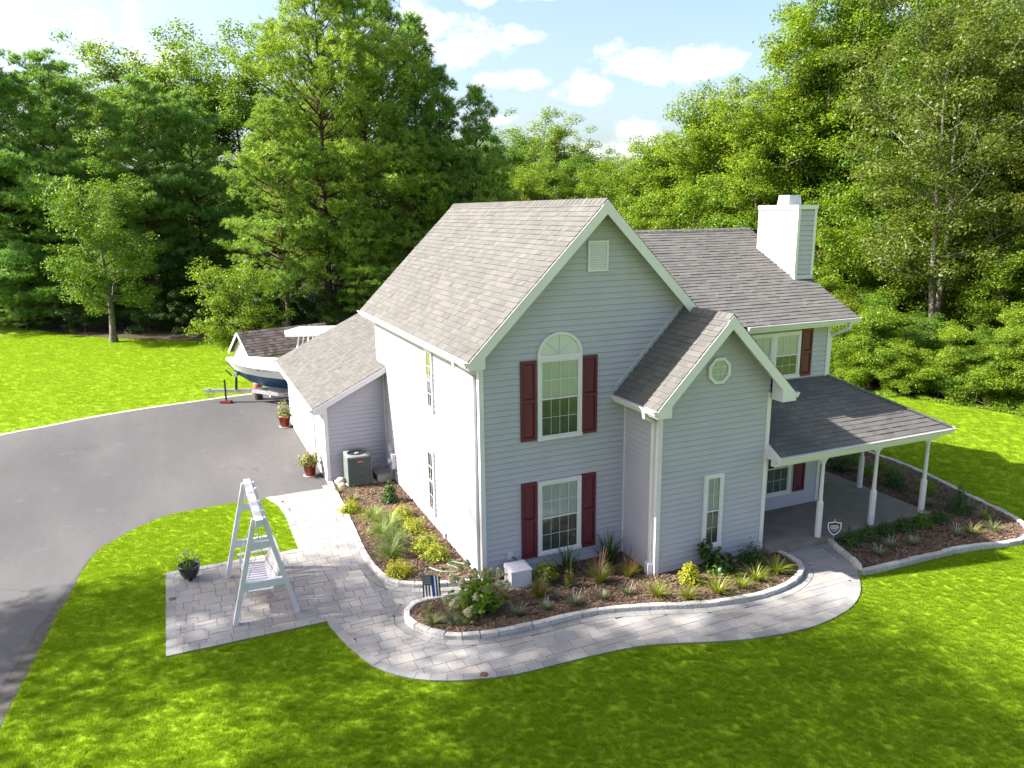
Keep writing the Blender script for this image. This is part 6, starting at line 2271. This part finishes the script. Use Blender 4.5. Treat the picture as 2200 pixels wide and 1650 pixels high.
def tree(key, name, x_, y_, H, label, group=None, wide=1.0, rz=None, cat='tree', leaf=None):
    base = PTOP[key]
    s_ = H/base
    e_ = empty(name, (x_, y_, G), random.uniform(0, 6.28) if rz is None else rz)
    k1, k2 = (random.uniform(0.85, 1.2), random.uniform(0.85, 1.2)) if cat == 'shrub' else (1, 1)
    e_.scale = (s_*wide*k1, s_*wide*k2, s_)
    tag(e_, label, cat, group)
    t_, c_ = PROTO[key]
    for pn, me in (('trunk', t_), ('crown', c_)):
        o = bpy.data.objects.new(pn, me)
        COL.objects.link(o)
        o.parent = e_
        if pn == 'crown' and leaf:
            o.material_slots[0].link = 'OBJECT'
            o.material_slots[0].material = M[leaf]
    return e_


ORD = ['first', 'second', 'third', 'fourth', 'fifth', 'sixth', 'seventh', 'eighth', 'ninth', 'tenth', 'eleventh', 'twelfth', 'thirteenth', 'fourteenth', 'fifteenth', 'sixteenth', 'seventeenth', 'eighteenth', 'nineteenth',
       'twentieth', 'twenty-first', 'twenty-second', 'twenty-third', 'twenty-fourth', 'twenty-fifth', 'twenty-sixth', 'twenty-seventh', 'twenty-eighth', 'twenty-ninth', 'thirtieth', 'thirty-first', 'thirty-second', 'thirty-third', 'thirty-fourth', 'thirty-fifth', 'thirty-sixth', 'thirty-seventh', 'thirty-eighth', 'thirty-ninth', 'fortieth', 'forty-first', 'forty-second', 'forty-third', 'forty-fourth']


def from_left(lst, ix, iy):
    """rows sorted by bearing from the camera, left to right"""
    return sorted(lst, key=lambda q: math.atan2(q[ix]-CAM.x, q[iy]-CAM.y))


# left: the lone tree at the lawn edge, white pines, broadleaf wood behind
tree('sassafras', 'broadleaf_tree', -9.5, 41.0, 12.5, 'pale-trunked tree standing alone at the back of the left lawn', None, 1.0, 2.2)
WP = 'white pines left of the lone tree'
for (x_, y_, h_, w_, lab) in ((-16.2, 51.5, 19.8, 1.05, 'dark white pine at the far left edge of the view'), (-12.0, 50.5, 19.0, 1.0, 'white pine second from the left, behind the lone lawn tree'), (-18.6, 54, 13, 1.1, 'lower white pine with bright tips at the left edge'),
                              (-7.0, 49.5, 17.5, 1.0, 'dark white pine just right of the lone lawn tree'), (-3.2, 50.5, 17.0, 1.0, 'dark white pine above the rounded yellow-green tree'), (-15.6, 50.5, 7.5, 1.2, 'low spreading pine below the left white pines'),
                              (-21.5, 60, 21.5, 1.0, 'tall white pine cut by the left edge')):
    tree('white_pine', 'white_pine', x_, y_, h_, lab, WP, w_)
TB = 'broadleaf trees behind the pines'
for i_, (k, x_, y_, h_) in enumerate(from_left((('oak', -9.5, 66, 23), ('maple', -5.5, 69, 24.5), ('oak', -1.8, 67, 24.5), ('maple', 1.8, 64, 23.6), ('ash', 4.2, 59, 23.0), ('oak', -13.5, 63, 21), ('oak', -17.5, 60, 22), ('oak', 6, 68, 22), ('maple', 9, 66, 20), ('oak', -22, 66, 22), ('oak', 13, 64, 19), ('maple', 17.5, 60, 17), ('oak', -16, 56, 15), ('oak', -10.5, 57, 14), ('oak', -5, 58, 14), ('oak', 0.5, 55, 14), ('maple', 7, 55, 15), ('oak', 12, 54, 13)), 1, 2)):
    tree(k, 'broadleaf_tree', x_, y_, h_, '%s broadleaf tree from the left in the row behind the pines' % ORD[i_], TB, 1.15)
# centre: the pine grove
PG = 'pine grove behind the garage'
for (k, x_, y_, h_, w_, lab) in (
        ('pine', 4.3, 39.5, 24.0, 1.0, 'tallest bright green pine left in the grove behind the garage'), ('pine', 7.8, 41.0, 23.5, 1.0, 'tall pine in the centre of the grove, crown past the frame top'),
        ('pine', 1.2, 38.0, 15.0, 1.1, 'shorter bushy pine on the left side of the grove'), ('slim_pine', 12.0, 43.0, 21.8, 1.0, 'slim dark pine with a spire on the right of the grove'),
        ('slim_pine', 13.2, 40.5, 18.0, 1.0, 'slim dark pine nearest the house roof'), ('slim_pine', 15.2, 39.2, 16.6, 1.0, 'lower dark pine at the right end of the grove'), ('slim_pine', 10.0, 45.0, 23.5, 1.0, 'narrow pine top between the tall pine and the spire'),
        ('pine', 10.2, 38.5, 13.5, 1.0, 'lower bright pine directly behind the house ridge'), ('pine', 15.5, 36.5, 11.5, 0.9, 'small bright pine peeking over the roof ridge'), ('pine', 5.8, 36.0, 9.0, 1.15, 'low spreading pine boughs above the garage roof')):
    tree(k, 'pine_tree', x_, y_, h_, lab, PG, w_)
tree('mulberry', 'rounded_tree', -2.2, 31.0, 5.6, 'rounded yellow-green tree beside the shed on the lawn edge', None, 1.0, 0.6)
# centre-right: distant wood and bright trees behind the wing
DW = 'distant wood beyond the roof ridge'
for i_, (x_, y_, h_, k) in enumerate(from_left(((25, 64, 17.5, 'oak'), (29.6, 65.2, 18.6, 'oak'), (34.7, 66.3, 18.4, 'maple'), (39.1, 66.6, 17.9, 'oak'), (44.8, 69.7, 16.6, 'oak'), (21, 58, 17, 'oak'), (50, 72, 16.5, 'oak'), (36, 76, 18, 'oak'), (27, 74, 19, 'oak'), (19, 50, 12, 'maple'), (23, 48, 12, 'maple'), (46, 60, 15, 'maple'), (31, 58, 15.5, 'oak'), (37, 60, 15.8, 'oak'), (26.5, 55, 14.5, 'oak'), (42, 58, 14.5, 'oak'), (33, 52, 12.5, 'maple')), 0, 1)):
    tree(k, 'broadleaf_tree', x_, y_, h_, '%s tree from the left in the distant wood over the roof ridge' % ORD[i_], DW, 1.2)
BT = 'bright trees behind the wing'
for i_, (x_, y_, h_, k) in enumerate(from_left(((24.5, 33.8, 11.2, 'maple'), (27.9, 37.9, 12.6, 'maple'), (26.9, 32.8, 13.2, 'maple'), (28.0, 29.4, 15.2, 'maple'), (23.5, 29.0, 9.5, 'understory'), (27.3, 26.6, 15.4, 'maple'), (21.5, 31.5, 9.5, 'maple'), (22.0, 25.0, 8.0, 'understory'), (24.2, 22.2, 9.8, 'understory'), (31, 32, 13.5, 'oak'), (34, 36, 13.5, 'oak')), 0, 1)):
    tree(k, 'bright_tree', x_, y_, h_, '%s bright yellow-green tree from the left between ridge and chimney' % ORD[i_], BT, 1.1)
# right: tall wood
RW = 'tall wood right of the chimney'
for i_, (x_, y_, h_, k) in enumerate(from_left(((26.6, 22.6, 15.0, 'poplar'), (29.9, 23.6, 19.0, 'poplar'), (30.2, 21.0, 21.0, 'poplar'), (33.2, 22.6, 23, 'oak'), (33.8, 19.4, 22.5, 'poplar'), (36.5, 20, 23, 'oak'), (37.8, 15.6, 22, 'ash'), (38, 12, 22, 'oak'), (36, 8, 21, 'poplar'), (40, 18, 24, 'oak'), (30.5, 27.0, 15.5, 'oak'), (37, 25, 21, 'oak'), (42, 24, 22, 'oak'), (43, 13, 22, 'oak'), (40, 5, 21, 'ash'), (36, 2, 18, 'oak')), 0, 1)):
    tree(k, 'broadleaf_tree', x_, y_, h_, '%s tall broadleaf tree from the left in the wood right of the chimney' % ORD[i_], RW, 1.1)
tree('locust', 'locust_tree', 28.4, 11.4, 19.5, 'olive-leaved tree with a pale forked trunk at the right wood edge', None, 1.0, 0.55)
tree('locust', 'locust_tree', 33.5, 9.0, 17.5, 'olive-leaved tree cut by the right edge of the view', None, 1.0, 2.0)
tree('ash', 'broadleaf_tree', 31.0, 15.2, 19.5, 'leafy tree directly behind the forked trunk', None, 1.0)
UE = 'undergrowth along the right wood edge'
for i_, (x_, y_, h_, k) in enumerate(from_left(((23.4, 13.4, 4.0, 'understory'), (25.6, 12.4, 3.6, 'thicket'), (23.0, 10.2, 3.4, 'thicket'), (24.8, 9.6, 2.6, 'thicket'), (26.6, 9.8, 3.2, 'thicket'), (23.9, 7.4, 3.2, 'thicket'), (25.6, 6.8, 3.0, 'thicket'), (27.6, 7.4, 3.8, 'thicket'),
                        (25.0, 4.8, 3.0, 'thicket'), (26.8, 4.0, 3.6, 'thicket'), (28.8, 4.6, 4.4, 'understory'), (28.2, 1.6, 3.4, 'thicket'), (30.5, 2.2, 5.0, 'understory'), (31, -1, 3.6, 'thicket'), (23.2, 17.0, 6.0, 'understory'), (25.6, 16.0, 7.5, 'understory'), (28.4, 15.6, 8.0, 'understory'),
                        (30.8, 11.0, 7.5, 'understory'), (31.8, 6.4, 8.0, 'understory'), (22.4, 20.6, 6.0, 'understory'), (34, 5, 9, 'understory'), (29.4, 13.2, 8.5, 'understory'), (32.2, 12.8, 9.5, 'understory'), (30.2, 17.6, 10, 'understory'), (27.6, 19.2, 9, 'understory'), (33.2, 15.4, 11, 'understory'), (29.6, 8.6, 6.5, 'understory'), (32.6, 3.6, 7.5, 'understory'), (25.4, 19.2, 7.5, 'understory'), (34.5, 10.5, 11, 'understory'), (24.6, 14.9, 5.0, 'understory'), (23.2, 8.4, 2.4, 'thicket'), (23.4, 9.8, 3.6, 'thicket'), (24.4, 6.9, 2.2, 'thicket'), (24.9, 5.6, 3.4, 'thicket'), (26.2, 3.2, 2.2, 'thicket'), (27.2, 2.0, 3.0, 'thicket'), (22.9, 11.4, 3.0, 'thicket'), (24.2, 5.9, 2.6, 'thicket'), (26.4, 2.6, 2.6, 'thicket'), (27.0, 13.2, 4.0, 'thicket')), 0, 1)):
    tree(k, 'woodland_shrub', x_, y_, h_, '%s leafy undergrowth shrub from the left along the right wood edge' % ORD[i_], UE, 1.2, None, 'shrub', 'leaf_bright' if i_ % 3 else None)
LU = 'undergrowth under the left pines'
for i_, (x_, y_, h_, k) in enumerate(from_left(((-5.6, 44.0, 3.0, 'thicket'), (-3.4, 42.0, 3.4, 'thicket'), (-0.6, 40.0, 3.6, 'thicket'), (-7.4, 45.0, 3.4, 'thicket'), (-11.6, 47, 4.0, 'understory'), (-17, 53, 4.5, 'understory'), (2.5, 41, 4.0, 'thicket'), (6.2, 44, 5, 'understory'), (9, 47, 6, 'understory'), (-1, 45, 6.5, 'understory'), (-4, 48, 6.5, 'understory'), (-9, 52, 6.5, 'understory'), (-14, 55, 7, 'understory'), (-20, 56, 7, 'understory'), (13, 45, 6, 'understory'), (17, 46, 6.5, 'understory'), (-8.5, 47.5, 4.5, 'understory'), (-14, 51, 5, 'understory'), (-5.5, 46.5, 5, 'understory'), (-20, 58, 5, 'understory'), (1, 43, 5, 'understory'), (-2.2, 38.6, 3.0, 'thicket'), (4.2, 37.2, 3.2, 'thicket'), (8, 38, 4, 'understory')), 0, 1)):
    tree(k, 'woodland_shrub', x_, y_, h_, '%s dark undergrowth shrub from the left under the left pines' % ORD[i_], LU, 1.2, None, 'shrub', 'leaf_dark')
# trees beyond the drive whose shade falls across the front lawn and patio
for (k, x_, y_, h_, lab) in (('lofty_shade', -26.4, 8.9, 25.5, 'high-crowned tree beyond the drive that dapples the patio'), ('tall_shade', -25.4, 3.7, 28.0, 'leafy tree beyond the drive shading the near lawn'), ('tall_shade', -24.4, -0.2, 30.0, 'tall tree beyond the drive shading the foreground grass'),
                             ('tall_shade', -27.9, -0.6, 28.0, 'second leafy tree beyond the drive shading the near lawn'), ('oak', -27, -10, 23, 'broad tree beyond the drive nearest the road')):
    tree(k, 'shade_tree', x_, y_, h_, lab)


# ------------------------------------------------------------------ grass blades on the lawn
def tuft(seed, n, h, sp):
    V, F = blades(seed, n, h, 0.006, 0.35, 0.45, sp, seg=2, tip=0.2)
    me = fmesh('grass_tuft', V, F)
    me.materials.append(M['grass'])
    return bpy.data.objects.new('grass_tuft', me)


gr = np.random.default_rng(77)
blocks = [PAVED, [(p[0], p[1]) for p in DRIVE], smooth_poly(FOREST, 3.0, True),
          [(-0.2, -1.5), (7, -1.5), (7, SLAB_Y), (12, SLAB_Y), (12, 9), (-0.2, 9)], [(-1.9, 8), (6.7, 8), (6.7, 16.2), (-1.9, 16.2)],
          list(SIDE_BED)+[(0.03, 0.05), (0.03, 7.5), (-1.9, 7.9)], list(FRONT_BED)+[(6.5, -1.3), (3.6, 0), (-0.3, 0.03)], list(RIGHT_BED)+[(12, 5.2), (12, -1.6)],
          smooth_poly(GRASS_EDGE, 0.3)+smooth_poly(DRIVE_NEAR[6:], 0.3)[::-1]]


def scatter(x0, x1, y0, y1, dens):
    n = int((x1-x0)*(y1-y0)*dens)
    X_, Y_ = gr.uniform(x0, x1, n), gr.uniform(y0, y1, n)
    # only what the lens can reach, with a margin for a step aside
    d = np.stack([X_-CAM.x, Y_-CAM.y, np.full(n, G-CAM.z)], 1)
    dep = d@np.array(fwd)
    uu, vv = (d@np.array(r2))/dep, (d@np.array(u2))/dep
    k = (dep > 1) & (np.abs(uu) < 0.92) & (np.abs(vv) < 0.72)
    for b_ in blocks:
        k &= ~inside(b_, X_, Y_)
    X_, Y_ = X_[k], Y_[k]
    return np.stack([X_, Y_, np.full(len(X_), G-0.004)], 1)


pts_near = np.concatenate([scatter(-10, 21, -10.5, -2.6, 520), scatter(-9.5, -2.4, -2.6, 8, 460)])
pts_far = np.concatenate([scatter(12, 27, -9, 12, 120), scatter(-30, 3, 17, 48, 110), scatter(3, 22, 16, 34, 15)])


def grass_field(name, pts, tf, smin, smax):
    me = bpy.data.meshes.new(name)
    me.vertices.add(len(pts))
    me.vertices.foreach_set('co', pts.astype(np.float32).ravel())
    me.update()
    o = bpy.data.objects.new(name, me)
    COL.objects.link(o)
    tag(o, kind='stuff')
    ng = bpy.data.node_groups.new(name, 'GeometryNodeTree')
    ng.interface.new_socket('Geometry', in_out='INPUT', socket_type='NodeSocketGeometry')
    ng.interface.new_socket('Geometry', in_out='OUTPUT', socket_type='NodeSocketGeometry')
    i_, o_ = ng.nodes.new('NodeGroupInput'), ng.nodes.new('NodeGroupOutput')
    inst = ng.nodes.new('GeometryNodeInstanceOnPoints')
    oi = ng.nodes.new('GeometryNodeObjectInfo')
    oi.inputs['Object'].default_value = tf
    oi.inputs['As Instance'].default_value = True
    rv = ng.nodes.new('FunctionNodeRandomValue')
    rv.data_type = 'FLOAT_VECTOR'
    rv.inputs['Min'].default_value = (-0.12, -0.12, 0)
    rv.inputs['Max'].default_value = (0.12, 0.12, 6.283)
    rs = ng.nodes.new('FunctionNodeRandomValue')
    rs.data_type = 'FLOAT'
    rs.inputs[2].default_value = smin
    rs.inputs[3].default_value = smax
    L = ng.links.new
    L(i_.outputs[0], inst.inputs['Points'])
    L(oi.outputs['Geometry'], inst.inputs['Instance'])
    L(rv.outputs['Value'], inst.inputs['Rotation'])
    L(rs.outputs[1], inst.inputs['Scale'])
    L(inst.outputs[0], o_.inputs[0])
    md = o.modifiers.new('scatter', 'NODES')
    md.node_group = ng
    return o


tf1 = tuft(501, 20, 0.042, 0.05)
tf2 = tuft(502, 22, 0.045, 0.09)
tag(grass_field('grass', pts_near, tf1, 0.7, 1.2), 'short mown grass of the near lawn')
tag(grass_field('grass', pts_far, tf2, 0.9, 1.5), 'short mown grass of the far lawns')

# pale fallen leaves on the near grass
n = 60
lp = np.stack([gr.uniform(-8.3, -4.5, n), gr.uniform(-4.5, 1.2, n), np.full(n, G+0.05)], 1)
kk = ~inside(PAVED, lp[:, 0], lp[:, 1])
lp = lp[kk]
V, F = leaf_cloud(lp, unit(np.array([0, 0, 1.0])+gr.normal(0, 0.3, (len(lp), 3))), gr.uniform(0.03, 0.07, len(lp)), gr.uniform(0.015, 0.03, len(lp)), gr)
tag(link('fallen_leaves', fmesh('fallen_leaves', V, F), M['variegated']), 'pale fallen leaves scattered on the near lawn', kind='stuff')
